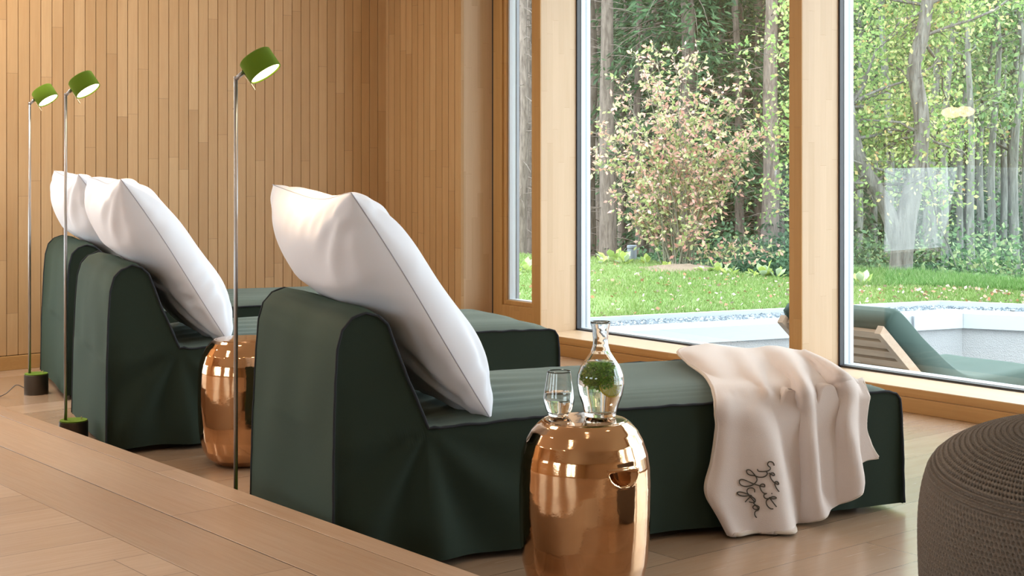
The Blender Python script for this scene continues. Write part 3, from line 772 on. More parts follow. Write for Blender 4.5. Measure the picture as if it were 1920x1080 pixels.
# handwriting strokes, traced in blanket space
K = 6.75
strokes = [
    [(548, 222), (540, 195), (515, 175), (480, 175), (462, 200), (470, 225), (495, 245), (495, 270), (470, 288), (430, 296), (380, 298), (340, 292), (328, 268)],
    [(440, 294), (458, 320), (440, 350), (400, 368), (340, 368), (290, 350), (240, 345), (200, 325), (186, 295), (200, 275), (235, 282), (275, 320), (310, 365), (322, 400), (310, 430), (275, 462), (220, 482), (160, 485), (110, 465), (92, 430), (105, 402), (150, 402), (210, 425), (280, 455), (345, 474), (385, 485), (420, 490), (422, 465), (395, 455), (368, 468), (362, 500), (380, 540), (410, 570), (440, 578), (450, 572)],
    [(478, 318), (500, 330), (540, 350), (552, 335), (535, 315), (505, 318), (492, 345), (505, 385), (535, 425), (560, 445), (600, 462), (605, 445), (588, 425), (560, 430), (556, 460), (575, 505), (612, 552)],
    [(440, 580), (415, 590), (415, 620), (440, 640), (480, 638), (520, 618), (560, 618), (575, 635), (540, 645), (490, 638)],
    [(482, 622), (510, 660), (545, 705), (578, 745)], [(480, 640), (448, 665), (445, 705), (470, 745), (505, 768), (535, 770)],
    [(512, 572), (520, 580)],
    [(292, 560), (290, 525), (262, 506), (220, 508), (194, 530), (196, 565), (215, 590), (195, 605), (140, 608), (85, 592), (66, 568), (85, 556), (130, 560), (190, 580), (228, 596), (250, 602), (232, 622), (200, 650), (168, 684)],
    [(215, 600), (255, 640), (290, 680)], [(232, 605), (270, 625), (300, 655), (295, 685), (255, 690), (220, 680)],
    [(270, 690), (305, 725), (345, 765), (350, 745), (320, 728), (285, 728), (268, 750), (285, 772), (320, 778), (348, 765), (340, 785), (305, 800), (292, 830), (300, 860), (320, 882)],
]
mm = MB()
for st in strokes:
    pts = []
    A = cr(np.array([[x, y, 0.] for x, y in st]), 4)
    for x, y, _ in A:
        d = ray(1373 + x / K * .97, 840 + y / K); hit = bvh.ray_cast(CAM, d.normalized())
        if hit[0] is not None: pts.append(hit[0] - d.normalized() * .0105 - Vector((O1[0], O1[1], 0)))
    if len(pts) > 1: mm.tube(pts, .0017, 6)
mm.build('embroidery', M['thread'], bo, True)

# ------------------------------------------------------------------ crocheted pouf
def pouf():
    PX, PT, PRr = 2018, 3.5, .35
    c = at_t(PX, 700, PT); r0 = empty('pouf', (c.x, c.y, 0))
    tocam = Vector((-c.x, -c.y, 0)).normalized()
    prof = [(.22, .0), (.30, .012), (.335, .05), (.348, .12), (.352, .20), (.352, .28), (.346, .34), (.335, .385), (.322, .41), (.300, .432), (.26, .455), (.20, .478), (.13, .492), (.06, .498), (.004, .50)]
    pr = cr(np.array([[a, b, 0] for a, b in prof]), 12)[:, :2]
    L = np.concatenate([[0], np.cumsum(np.linalg.norm(np.diff(pr, axis=0), axis=1))]); tot = L[-1]
    rp = .0140; nrow = int(tot / rp); per = 8; ni = nrow * per
    ll = np.linspace(0, tot, ni); rr = np.interp(ll, L, pr[:, 0]); zz = np.interp(ll, L, pr[:, 1])
    ns = 200; na = ns * 6; th = np.linspace(0, 2 * PI, na, endpoint=False)
    dr = np.gradient(rr); dz = np.gradient(zz); nl = np.hypot(dr, dz); nrx, nrz = dz / nl, -dr / nl
    lseam = np.interp(.322, pr[::-1, 0][:200], ll[:1] * 0 + 0) if False else L[np.argmin(abs(pr[:, 1] - .405))]
    row = ll / rp; ph = (row % 1)
    V = np.zeros((ni, na, 3))
    for i in range(ni):
        on_top = ll[i] > lseam
        stitch = th * ns / (2 * PI) * (max(.25, rr[i] / .35) if False else 1) + (int(row[i]) % 2) * .5 + (ph[i] - .5) * .6
        fr = stitch % 1
        ridge = abs(math.sin(PI * ph[i])) ** .6
        st = np.abs(np.sin(PI * fr)) ** .5
        a = .0042 if on_top else .0034
        hl_ = (1 - np.abs(np.sin(PI * fr))) ** .8; hole = np.exp(-((ph[i] - .5) / .24) ** 2) * hl_ * 1.5 if on_top else np.exp(-((ph[i] - .5) / .3) ** 2) * hl_ * .7
        h = a * 1.3 * ridge - .013 * hole * min(1, rr[i] / .1)
        if on_top: h = a * (1 - .75 * np.exp(-((ph[i] - .5) / .22) ** 2) * (.4 + .6 * (1 - st))) - .011 * hole - .003 * (1 - ridge)
        h = h * np.ones(na)
        if abs(ll[i] - lseam) < .02: h = h * .3 + .004 * math.cos((ll[i] - lseam) * 2 * PI / .012)
        r = rr[i] + nrx[i] * h; z = zz[i] + nrz[i] * h
        x = r * np.cos(th); y = r * np.sin(th)
        k = x * tocam.x + y * tocam.y
        z = z - k * .13 * np.clip(z / .4, 0, 1)
        V[i, :, 0], V[i, :, 1], V[i, :, 2] = x, y, z
    V[..., 2] -= V[..., 2].min() - .001
    idx = np.arange(ni * na).reshape(ni, na); j = np.roll(idx, -1, axis=1)
    Q = np.stack([idx[:-1], j[:-1], j[1:], idx[1:]], -1).reshape(-1, 4)
    mesh_np('crochet_cover', V, Q, M['yarn'], r0, True)
    tag(r0, 'taupe crocheted round pouf at the right edge of the room', 'pouf')
t = NT('taupe_yarn'); oc, xyz = t.pos(); n1 = t.noise(oc, 420, 3); ao = t.n('ShaderNodeNewGeometry')
t.bsdf(Base_Color=t.mixc(n1, (.075, .060, .048), (.235, .20, .17)), Roughness=.9, Normal=t.bump(n1, .6, .003)); M['yarn'] = t.m
pouf()

# ------------------------------------------------------------------ added ceiling fill lights, and the pendants mirrored in the panes
def area(name, loc, size, energy, col, parent=None):
    ld = bpy.data.lights.new(name, 'AREA'); ld.shape = 'DISK'; ld.size = size; ld.energy = energy; ld.color = col
    lo = bpy.data.objects.new(name, ld); COL.objects.link(lo)
    lo.location = loc
    if parent: lo.parent = parent
    return lo
DLE = [(18, 22, 22, 2), (3, 4, 3, 1), (2, 3, 1.5, .5)]  # energies of downlights added out of view, strongest along the back wall
for ix, x in enumerate((-6.9, -4.9, -2.4)):
    for iy, yy in enumerate((-1.4, .6, 2.35, 3.9)):
        r0 = empty('fill_downlight', (x, yy, ZC))
        mm = MB(); mm.lathe([(.10, -.012), (.11, -.012), (.115, 0)], 32); mm.build('trim_ring', M['alu'], r0)
        mm = MB(); mm.lathe([(.095, -.016), (.095, -.0125)], 32); mm.build('diffuser', M['downl'], r0)
        area('lamp_light', (0, 0, -.03), .22, DLE[ix][iy], (1, .93, .85), r0)
        tag(r0, 'added round recessed ceiling downlight, out of view, filling the room with light', 'ceiling light', 'added fill downlights')
for px, py in ((1785, 211), (1809, 209)):
    d = ray(px, py); t_ = 12.2 + (px - 1785) * .02; q = CAM + d * t_; q.y = 2 * (YG + .047) - q.y
    r0 = empty('pendant_lamp', q)
    mm = MB(); mm.lathe([(.001, -.045), (.04, -.04), (.075, -.02), (.085, 0), (.075, .02), (.04, .04), (.001, .045)], 32); mm.build('globe', M['pend'], r0, True)
    mm = MB(); mm.tube([(0, 0, .045), (0, 0, ZC - q.z)], .002, 6); mm.build('wire', M['cord'], r0)
    tag(r0, 'small glowing amber pendant globe, seen only as a reflection in the window', 'pendant lamp', 'amber pendant globes')

# ================================================================== outdoors
ZL, ZT = -.15, -.62       # lawn level, sunken terrace
ZCO = -.20
cw = [at_z(1162, 622, ZCO), at_z(1806, 588, ZCO), at_z(1920, 592.8, ZCO)]
dA = (cw[1] - cw[0]).normalized(); dB = (cw[2] - cw[1]).normalized()
A0 = cw[0] - dA * 1.6; C0 = cw[1]; B1 = cw[1] + dB * 7.
A0 = cw[0] - dA * ((cw[0].y - 6.05) / dA.y)
nA = Vector((-dA.y, dA.x, 0)); nB = Vector((-dB.y, dB.x, 0))
nA = nA if nA.x < 0 else -nA; nB = nB if nB.y > 0 else -nB
def offline(d):            # polyline offset outwards by d
    cA = A0 + nA * d; cB = B1 + nB * d
    # intersection of offset lines
    a = np.array([[dA.x, -dB.x], [dA.y, -dB.y]]); P1 = C0 + nA * d; P2 = C0 + nB * d
    s_, t_ = np.linalg.solve(a, np.array([P2.x - P1.x, P2.y - P1.y])); X = P1 + dA * s_
    return [cA, X, cB]
def strip(name, d0, d1, z0, z1, mat, parent=None, bevel=0, z1b=None):
    a = offline(d0); b = offline(d1); mm = MB()
    for i in range(2):
        p0, p1, q0, q1 = a[i], a[i + 1], b[i], b[i + 1]
        vs = [(p.x, p.y, z) for z in (z0, z1) for p in (p0, p1, q1, q0)]
        mm.add(vs, [(0, 1, 2, 3), (4, 7, 6, 5), (0, 4, 5, 1), (3, 2, 6, 7), (0, 3, 7, 4), (1, 5, 6, 2)])
    o = mm.build(name, mat, parent)
    bm = bmesh.new(); bm.from_mesh(o.data); bmesh.ops.recalc_face_normals(bm, faces=bm.faces); bm.to_mesh(o.data); bm.free()
    return o
tw = strip('terrace_wall', .03, .30, ZT - .05, ZCO - .11, M['render']); struct(tw)
cp = strip('coping', .0, .33, ZCO - .118, ZCO, M['coping'], tw)
# coping joints
mm = MB()
for P_, dd, nn_ in ((at_z(1259, 616, ZCO), dA, nA), (at_z(1714, 593.7, ZCO), dA, nA), (C0, (dA + dB).normalized(), (nA + nB).normalized())):
    P_ = Vector((P_.x, P_.y, ZCO)); mm.obox(P_ + nn_ * .16 + Vector((0, 0, -.058)), dd, nn_, Vector((0, 0, 1)), .0015, .1625, .0605)
mm.build('joint_seam', M['greyframe'], tw)
gs = strip('gravel_bed', .33, .62, ZL - .1, ZCO - .02, M['mulch']); struct(gs)
ed = strip('lawn_edging', .62, .66, ZL - .1, ZCO + .035, M['coping']); struct(ed)
mm = MB(); mm.box(-14, 6, YG + .16, 12.5, ZT - .1, ZT); struct(mm.build('terrace_floor', M['paving']))
mm = MB(); mm.box(-14, XR + .3, YG - .02, YG + .16, ZT, .0); struct(mm.build('trim_31', M['greyframe']))
# gravel stones
def stones(n):
    base = []; of0 = offline(.33); of1 = offline(.62)
    cube = np.array([[1, 0, 0], [-.6, .9, 0], [-.6, -.9, 0], [0, 0, .7]])
    V = []; Q = []
    seg = [(of0[0], of0[1], of1[0], of1[1]), (of0[1], of0[2], of1[1], of1[2])]; Ls = [(s[1] - s[0]).length for s in seg]
    for k in range(n):
        s = seg[0] if random.random() < .72 else seg[1]
        u, v = random.random(), random.random()
        p_ = s[0].lerp(s[1], u).lerp(s[2].lerp(s[3], u), .04 + .92 * v)
        sz = random.uniform(.012, .032); M3 = Matrix.Rotation(random.uniform(0, 6.28), 3, 'Z') @ Matrix.Rotation(random.uniform(-.6, .6), 3, 'X')
        o_ = len(V)
        for c in cube:
            w_ = M3 @ Vector(c * sz) ; V.append((p_.x + w_.x, p_.y + w_.y, ZCO - .02 + w_.z + random.uniform(0, .012)))
        Q += [(o_, o_ + 1, o_ + 3), (o_ + 1, o_ + 2, o_ + 3), (o_ + 2, o_, o_ + 3), (o_, o_ + 2, o_ + 1)]
    o = mesh_np('gravel', np.array(V), np.array(Q), M['stone']); return o
tag(stones(9000), 'strip of broken blue-grey gravel behind the white coping', 'gravel', kind='stuff')

# lawn: region from edging to crest
crest_px = [(700, 478), (850, 476), (945, 478), (1104, 486), (1200, 490), (1300, 506), (1400, 518), (1480, 528), (1600, 522), (1700, 524), (1800, 534), (1920, 546), (2100, 560), (2400, 575), (3000, 600)]
crest = [at_z(x, y, ZL) for x, y in crest_px]
near_pts = []
of = offline(.66); Lc = [Vector((p.x, p.y, 0)) for p in of]
# extend far left (behind panel wall) and right
def near_at(angx):          # nearest lawn edge along the direction of pixel column
    d = ray(angx, HOR); best = None
    segs = [(Lc[0] - dA * 20, Lc[1]), (Lc[1], Lc[2] + dB * 30)]
    for a, b in segs:
        e = b - a; den = d.x * e.y - d.y * e.x
        if abs(den) < 1e-9: continue
        t_ = (a.x * e.y - a.y * e.x) / den; u = (a.x * d.y - a.y * d.x) / den
        if t_ > 0 and 0 <= u <= 1 and (best is None or t_ < best): best = t_
    return best
cols = []
XS = np.linspace(700, 2600, 90)
cx = [c[0] for c in crest_px]; cy = [c[1] for c in crest_px]
NR = 26
P = np.zeros((len(XS), NR, 3)); TN = []; TF = []
for i, x in enumerate(XS):
    d = ray(x, HOR); tn = near_at(x) or 11.; tf = FPX * (CH - ZL) / (np.interp(x, cx, cy) - HOR); tf = max(tf, tn + .5)
    TN.append(tn); TF.append(tf)
    for j in range(NR):
        f = j / (NR - 1); t_ = tn + (tf + 1.2 - tn) * f
        z = ZCO + .012 + (ZL - ZCO) * min(1, f * 4)
        z += .02 * nz(d.x * t_, d.y * t_, 0, .9, 2)
        if t_ > tf: z -= (t_ - tf) ** 1.3 * .5
        P[i, j] = (d.x * t_, d.y * t_, z)
struct(grid_obj('lawn', P, M['lawn']))
# forest floor: drop, then a rising slope behind
P = np.zeros((len(XS), 40, 3))
for i, x in enumerate(XS):
    d = ray(x, HOR)
    for j in range(40):
        t_ = TF[i] + .9 + (95 - TF[i]) * (j / 39) ** 1.5
        e = t_ - TF[i]
        z = ZL - .45 - .25 * min(1, e / 3) + max(0, t_ - 26) * .17 + .25 * nz(d.x * t_, d.y * t_, 0, .25, 5)
        P[i, j] = (d.x * t_, d.y * t_, z)
struct(grid_obj('forest_floor', P, M['forest_floor']))
def ground_z(t_): return ZL - .70 + max(0, t_ - 26) * .17

# grass blades
def grass(n, name, hmin, hmax, fsel, label, wd_=.006):
    xs = rng.uniform(900, 2050, n); f = fsel(n); tn = np.interp(xs, XS, TN); tf = np.interp(xs, XS, TF)
    t_ = tn + .02 + (tf + .05 - tn) * f
    lat = (xs - 960) / FPX
    X = F.x * t_ + R.x * lat * t_; Y = F.y * t_ + R.y * lat * t_
    base = np.stack([X, Y, np.full(n, ZL - .03)], 1)
    base[:, 2] = ZCO + .0 + (ZL - ZCO) * np.minimum(1, (t_ - tn) / np.maximum(tf + 1.2 - tn, .1) * 4)
    h = rng.uniform(hmin, hmax, n); a = rng.uniform(0, 2 * PI, n); w = wd_ * rng.uniform(.7, 1.4, n)
    dx = np.stack([np.cos(a), np.sin(a), 0 * a], 1) * w[:, None]
    lean = rng.normal(size=(n, 3)) * .45 * h[:, None]; lean[:, 2] = h
    V = np.stack([base - dx, base + dx, base + lean], 1).reshape(-1, 3)
    o = mesh_np(name, V, np.arange(n * 3).reshape(n, 3), M['grass']); tag(o, label, 'grass', kind='stuff'); return o
grass(110000, 'grass', .02, .055, lambda n: rng.uniform(0, 1, n), 'short mown lawn grass outside the windows')
def sel2(n): return 1 - rng.uniform(0, 1, n) ** 2 * .45
xs_keep = grass
def tall(n):
    xs = rng.uniform(1560, 2050, n); 
    f = 1 - rng.uniform(0, 1, n) ** 1.3 * .62
    tn = np.interp(xs, XS, TN) + .35; tf = np.interp(xs, XS, TF); t_ = tn + (tf + .05 - tn) * f
    lat = (xs - 960) / FPX; X = F.x * t_ + R.x * lat * t_; Y = F.y * t_ + R.y * lat * t_
    base = np.stack([X, Y, np.full(n, ZL)], 1); h = rng.uniform(.05, .15, n) * (.4 + .6 * f); a = rng.uniform(0, 2 * PI, n)
    dx = np.stack([np.cos(a), np.sin(a), 0 * a], 1) * .006
    lean = rng.normal(size=(n, 3)) * .5 * h[:, None]; lean[:, 2] = h
    V = np.stack([base - dx, base + dx, base + lean], 1).reshape(-1, 3)
    o = mesh_np('tall_grass', V, np.arange(n * 3).reshape(n, 3), M['grass2']); tag(o, 'longer unmown grass along the lawn edge by the forked tree', 'grass', kind='stuff')
M['grass2'] = leafmat('long_grass_blades', [(0, (.10, .25, .05)), (.5, (.18, .37, .08)), (.85, (.29, .46, .15)), (1, (.46, .54, .28))], .3)
tall(26000)
# fallen leaves
n = 900; xs = rng.uniform(930, 2000, n) ** 1.0; f = rng.uniform(0, .95, n)
tn = np.interp(xs, XS, TN); tf = np.interp(xs, XS, TF); t_ = tn + (tf - tn) * f; lat = (xs - 960) / FPX
Pp = np.stack([F.x * t_ + R.x * lat * t_, F.y * t_ + R.y * lat * t_, np.full(n, ZL + .03)], 1); Pp[:, 2] = ZCO + .035 + (ZL - ZCO) * np.minimum(1, f * 4)
dd = rng.normal(size=(n, 3)); dd[:, 2] *= .25
V, Q = leaves_np(Pp, .036, asp=.8, jit=0, dirs=dd); 
tag(mesh_np('fallen_leaves', V, Q, M['fallen']), 'scattered orange and pale fallen leaves on the lawn', 'fallen leaves', kind='stuff')
# broad-leaf weeds along crest
def weed(px, py, s, label):
    q = at_z(px, py, ZL); r0 = empty('broad_leaf_weed', q); V = []; Q = []
    for k in range(14):
        a = random.uniform(0, 2 * PI); L = s * random.uniform(.5, 1); el = random.uniform(.15, 1.2)
        d = Vector((math.cos(a) * math.cos(el), math.sin(a) * math.cos(el), math.sin(el))); sd = Vector((-math.sin(a), math.cos(a), 0)); up = d.cross(sd)
        o_ = len(V); c = d * L; w = s * .42
        V += [d * L * .35, c - d * w * .3 + sd * w * .5, c + sd * w * .5 + up * .01, c + d * w * .55, c - sd * w * .5 + up * .01, c - d * w * .3 - sd * w * .5]
        Q.append(tuple(range(o_, o_ + 6)))
    mesh_np('leaves', np.array([list(v) for v in V]), Q, M['dock'], r0)
    tag(r0, label, 'plant', 'broad-leaf weeds at the back of the lawn')
for px, py, s in [(1150, 494, .17), (1128, 497, .10), (1170, 497, .13), (1212, 497, .10), (1250, 506, .08), (1325, 512, .11), (1345, 513, .13), (1368, 518, .10), (1410, 522, .09), (1430, 523, .14), (1455, 524, .11), (970, 520, .10), (985, 512, .12), (1618, 540, .14), (1690, 530, .08)]:
    weed(px, py, s * 1.25, 'broad-leaved weed growing at the back edge of the lawn')
# twig mulch mound under shrub
q = at_z(1275, 507, ZL)
Pm = np.zeros((24, 13, 3))
for i in range(24):
    for j in range(13):
        a = 2 * PI * i / 23; rr_ = j / 12
        Pm[i, j] = (math.cos(a) * rr_ * .55, math.sin(a) * rr_ * .55, .07 * (1 - rr_ ** 2) + .02 * nz(math.cos(a) * rr_, math.sin(a) * rr_, 0, 6) - .01)
o = grid_obj('mulch_mound', Pm, M['mulch']); o.location = q; struct(o)
# bollard
q = at_z(1185, 490, ZL); r0 = empty('bollard_light', q)
mm = MB(); mm.lathe([(.054, -.05), (.054, .145)], 28); mm.build('post', M['bollard'], r0)
mm = MB(); mm.lathe([(.048, .145), (.048, .153)], 28); mm.build('light_slot', M['gasket'], r0)
mm = MB(); mm.lathe([(.058, .153), (.058, .178), (.052, .184)], 28); mm.build('cap', M['bollard'], r0)
tag(r0, 'short grey garden bollard light at the edge of the lawn', 'bollard light')

# ------------------------------------------------------------------ outdoor lounger
def lounger():
    XL_, XRr = -5.57, -4.87; W = XRr - XL_; r0 = empty('outdoor_lounger', (XRr, 6.56, ZT))
    def L(x, y, z): return Vector((x, y - 6.56, z - ZT))
    # mattress: side profile (Y,z) of upper surface
    up = [(6.60, .285), (6.66, .300), (6.72, .275), (6.80, .215), (6.90, .135), (7.01, .060), (7.12, -.012), (7.24, -.080), (7.36, -.118), (7.50, -.136), (7.7, -.138), (7.95, -.130), (8.06, -.132), (8.10, -.155), (8.105, -.20)]
    lo = [(6.545, .235), (6.56, .19), (6.62, .135), (6.70, .08), (6.80, .01), (6.91, -.07), (7.02, -.145), (7.14, -.20), (7.28, -.235), (7.40, -.25), (7.50, -.255), (7.7, -.256), (7.95, -.256), (8.05, -.256), (8.10, -.245)]
    UP = cr(np.array([[a, b, 0] for a, b in up]), 6)[:, :2]; LO = cr(np.array([[a, b, 0] for a, b in lo]), 6)[:, :2]
    loop = list(map(tuple, UP)) + list(map(tuple, LO[::-1])); nL = len(loop); NX = 24
    V = []; cy_, cz_ = 0, 0
    for k in range(NX + 1):
        u = k / NX; x = -W * u; e = min(1, min(u, 1 - u) / .06); e = math.sqrt(1 - (1 - e) ** 2)
        for i, (y, z) in enumerate(loop):
            m_ = UP[i] if i < len(UP) else LO[nL - 1 - i]; w_ = LO[min(i, len(LO) - 1)] if i < len(UP) else UP[min(nL - 1 - i, len(UP) - 1)]
            my, mz = (y + w_[0]) / 2, (z + w_[1]) / 2; kk = .72 + .28 * e
            yy = my + (y - my) * kk; z2 = mz + (z - mz) * kk + .003 * nz(x * 6, yy * 6, 0, 1)
            V.append((x, yy - 6.56, z2 - ZT))
    Fs = []
    for k in range(NX):
        for i in range(nL): Fs.append((k * nL + i, k * nL + (i + 1) % nL, (k + 1) * nL + (i + 1) % nL, (k + 1) * nL + i))
    n_ = len(UP)
    for k in (0, NX):
        for i in range(n_ - 1): Fs.append((k * nL + i, k * nL + i + 1, k * nL + nL - 2 - i, k * nL + nL - 1 - i))
    o = mesh_np('mattress', np.array(V), Fs, M['outgreen'], r0, True); fuse(o)
    # back frame: side rails and slats, behind the mattress
    a = Vector((0, 6.545 - 6.56, .190 - ZT)); b = Vector((0, 7.06 - 6.56, -.235 - ZT)); d = (b - a).normalized(); nb = Vector((0, d.z, -d.y)); X = Vector((1, 0, 0))
    nb = nb if nb.z < 0 else -nb
    Lb = (b - a).length
    for x in (-.02, -W + .02):
        mm = MB(); mm.obox(a + d * Lb / 2 + X * x + nb * .012, X, d, nb, .019, Lb / 2 + .03, .026); mm.build('side_rail', M['teak'], r0, bevel=.002)
    k = 0
    while k < 7:
        mm = MB(); c = a + d * (.03 + k * .092) + X * (-W / 2); mm.obox(c + nb * .004, X, d, nb, W / 2 - .035, .031, .010); mm.build('slat', M['teak'], r0, bevel=.001); k += 1
    for x in (-.02, -W + .02):
        mm = MB(); mm.box(x - .02, x + .02, 6.75 - 6.56, 8.08 - 6.56, -.33 - ZT, -.262 - ZT); mm.build('frame_rail', M['teak'], r0, bevel=.002)
        for yy in (6.85, 7.95):
            mm = MB(); mm.box(x - .02, x + .02, yy - .03 - 6.56, yy + .03 - 6.56, 0, -.33 - ZT); mm.build('leg', M['teak'], r0, bevel=.002)
    mm = MB(); mm.tube([(-.10, 6.98 - 6.56, -.20 - ZT), (-.10, 6.85 - 6.56, -.30 - ZT)], .016, 10); mm.build('support_strut', M['teak'], r0)
    tag(r0, 'wooden outdoor lounger with a green mattress, seen from behind on the sunken terrace', 'sun lounger')
lounger()

# ------------------------------------------------------------------ vegetation
def tube_tree(mb, pts, rad, n=8): mb.tube(pts, rad, n, False)
def wig(p0, p1, n, amp, seed):
    out = []
    for i in range(n + 1):
        f = i / n; q = p0.lerp(p1, f); s_ = math.sin(PI * f) if amp < 1 else 1
        q = q + Vector((nz(f * 2, 0, 0, 1, seed), nz(f * 2, 4, 0, 1, seed + 9), nz(f * 2, 8, 0, 1, seed + 5) * .3)) * amp * s_; out.append(q)
    return out
# --- autumn shrub
def shrub():
    q = at_z(1268, 500, ZL); r0 = empty('autumn_shrub', q); t0 = (q - CAM).dot(F); ppm = FPX / t0
    mb = MB(); LP = []; LD = []
    def loc(px, py, dep):  # place by true position relative to the base
        return R * ((px - 1268) / ppm) + Vector((0, 0, (500 - py) / ppm)) + F * dep
    tips = [(1190, 110), (1215, 95), (1240, 88), (1262, 100), (1290, 120), (1310, 110), (1330, 165), (1160, 160), (1150, 210), (1128, 240), (1400, 150), (1375, 200), (1350, 210), (1410, 240), (1430, 245), (1395, 275), (1365, 260), (1140, 300), (1180, 250), (1225, 180), (1275, 190), (1300, 230), (1250, 240), (1340, 300), (1200, 330), (1160, 380), (1180, 410), (1320, 350), (1290, 300), (1240, 330), (1380, 330), (1112, 280), (1420, 270), (1215, 260), (1330, 395), (1205, 430), (1305, 420)]
    tips += [(1465, 468), (1400, 452)]
    for i, (tx, ty) in enumerate(tips):
        dep = random.uniform(-.55, .55) * (1 - .3 * abs(tx - 1270) / 200)
        b = loc(1268 + random.uniform(-28, 28), 505, random.uniform(-.12, .12)); e = loc(tx, ty, dep)
        mid = b.lerp(e, .5) + Vector((0, 0, .12)) - (R * ((tx - 1268) / ppm) * .22)
        if ty > 425 and tx > 1330: mid = b.lerp(e, .5) + Vector((0, 0, -.06))
        pts = []
        for k in range(15):
            f = k / 14; p_ = b * (1 - f) ** 2 + mid * 2 * f * (1 - f) + e * f * f
            pts.append(p_ + Vector((nz(f * 3, i, 0, 1, 1), nz(f * 3, i, 5, 1, 2), nz(f * 3, i, 9, 1, 3))) * .05 * f)
        mb.tube(pts, [.007 * (1 - .75 * k / 14) + .0012 for k in range(15)], 5, False)
        for k in range(3, 15):
            f = k / 14; nt = 3 if f < .4 else 4
            for _ in range(nt):
                if f < .42 and random.random() < .82: continue
                dr = Vector((random.gauss(0, 1), random.gauss(0, 1), random.gauss(.35, .7))).normalized(); Lt = random.uniform(.08, .26)
                a = pts[k]; c = a + dr * Lt
                mb.tube([a, a.lerp(c, .5) + Vector((0, 0, .01)), c], [.0028, .002, .001], 4, False)
                for m_ in range(random.randint(4, 8)):
                    g = random.uniform(.25, 1.02); LP.append(tuple(a.lerp(c, g))); v = dr * .6 + Vector((random.gauss(0, .7), random.gauss(0, .7), random.gauss(-.1, .6))); LD.append(tuple(v))
    mb.build('stems', M['stem'], r0, True)
    LP = np.array(LP); LD = np.array(LD)
    LP_k = rng.uniform(0, 1, len(LP)) < np.clip(.45 + LP[:, 2] / 1.6, .45, 1.); LP = LP[LP_k]; LD = LD[LP_k]
    V, Q = leaves_np(LP, .060, asp=.52, jit=.2, dirs=LD)
    mesh_np('foliage', V, Q, M['shrubleaf'], r0)
    tag(r0, 'airy multi-stemmed shrub with pink, yellow and green autumn leaves on the lawn', 'shrub')
shrub()

# --- spruce variants
def spruce_data(seed, H, low, dens=1., bare=False, spread=1.5):
    random.seed(seed); r0 = empty('spruce_tree')
    mb = MB(); n = 14
    tr = [Vector((nz(i * .3, seed, 0) * .10, nz(i * .3, seed, 7) * .10, H * i / n)) for i in range(n + 1)]
    r_ = random.uniform(.10, .16)
    mb.tube(tr, [r_ * (1 - .75 * i / n) for i in range(n + 1)], 9, False)
    # dead twigs
    for k in range(int(26 + H * 4)):
        z = random.uniform(.3, low + 1.2); a = random.uniform(0, 2 * PI); Lb = random.uniform(.3, 1.1)
        c = tr[min(n, int(z / H * n))]; p0 = Vector((c.x, c.y, z)); d = Vector((math.cos(a), math.sin(a), random.uniform(-.35, .1)))
        mb.tube([p0, p0 + d * Lb * .5 + Vector((0, 0, .03)), p0 + d * Lb], [.010, .007, .003], 4, False)
    LP = []; LD = []
    z = low
    while z < H and not bare:
        f = (z - low) / (H - low); Lb = spread * (1 - f) ** .7 * random.uniform(.6, 1.1) + .2; a = random.uniform(0, 2 * PI)
        c = tr[min(n, int(z / H * n))]; p0 = Vector((c.x, c.y, z)); d = Vector((math.cos(a), math.sin(a), 0))
        pts = [p0 + d * Lb * q + Vector((0, 0, .10 * math.sin(q * 2.4) - .42 * q * q)) * Lb for q in (0, .25, .5, .75, 1)]
        mb.tube(pts, [.014, .011, .008, .005, .002], 4, False)
        sd = Vector((-d.y, d.x, 0))
        for k in range(int(95 * Lb * dens)):
            q = random.uniform(.12, 1.0); p_ = p0 + d * Lb * q + Vector((0, 0, .10 * math.sin(q * 2.4) - .42 * q * q)) * Lb
            w = (1.05 - q) * Lb * .55 + .05; s_ = random.uniform(-1, 1); p_ += sd * s_ * w + Vector((0, 0, -abs(s_) * .10 * Lb - random.uniform(0, .12)))
            LP.append(tuple(p_)); v = d * .5 + sd * (1 if s_ > 0 else -1) * .7 + Vector((0, 0, random.uniform(-.9, .1))); LD.append(tuple(v))
        z += .085 / dens * random.uniform(.6, 1.4)
    mb.build('trunk', M['bark_spruce'], r0, True)
    if LP:
        V, Q = leaves_np(np.array(LP), .125, asp=.26, jit=.25, dirs=np.array(LD)); mesh_np('foliage', V, Q, M['spruce'], r0)
    return r0
SPR = [spruce_data(11, 8.5, 1.5), spruce_data(12, 9.5, 2.1), spruce_data(13, 8.0, 1.1, 1.1, spread=1.8), spruce_data(14, 10., 6.5, spread=1.3), spruce_data(15, 9., 7., spread=1.2)]
LBL = ['spruce tree with dark green branches in the woods beyond the lawn', 'bare-trunked spruce standing in the dark woods beyond the lawn']
used = set()
def place_spruce(v, px, t_, s=1., lowz=None):
    o = SPR[v] if v not in used else copy_tree(SPR[v]); used.add(v)
    p_ = at_t(px, HOR, t_); o.location = (p_.x, p_.y, ground_z(t_) - .1); o.rotation_euler = (0, 0, random.uniform(0, 6.28)); o.scale = (s, s, s)
    tag(o, LBL[1] if v >= 3 else LBL[0], 'tree', 'bare spruce trunks' if v >= 3 else 'green spruces beyond the lawn')
random.seed(21)
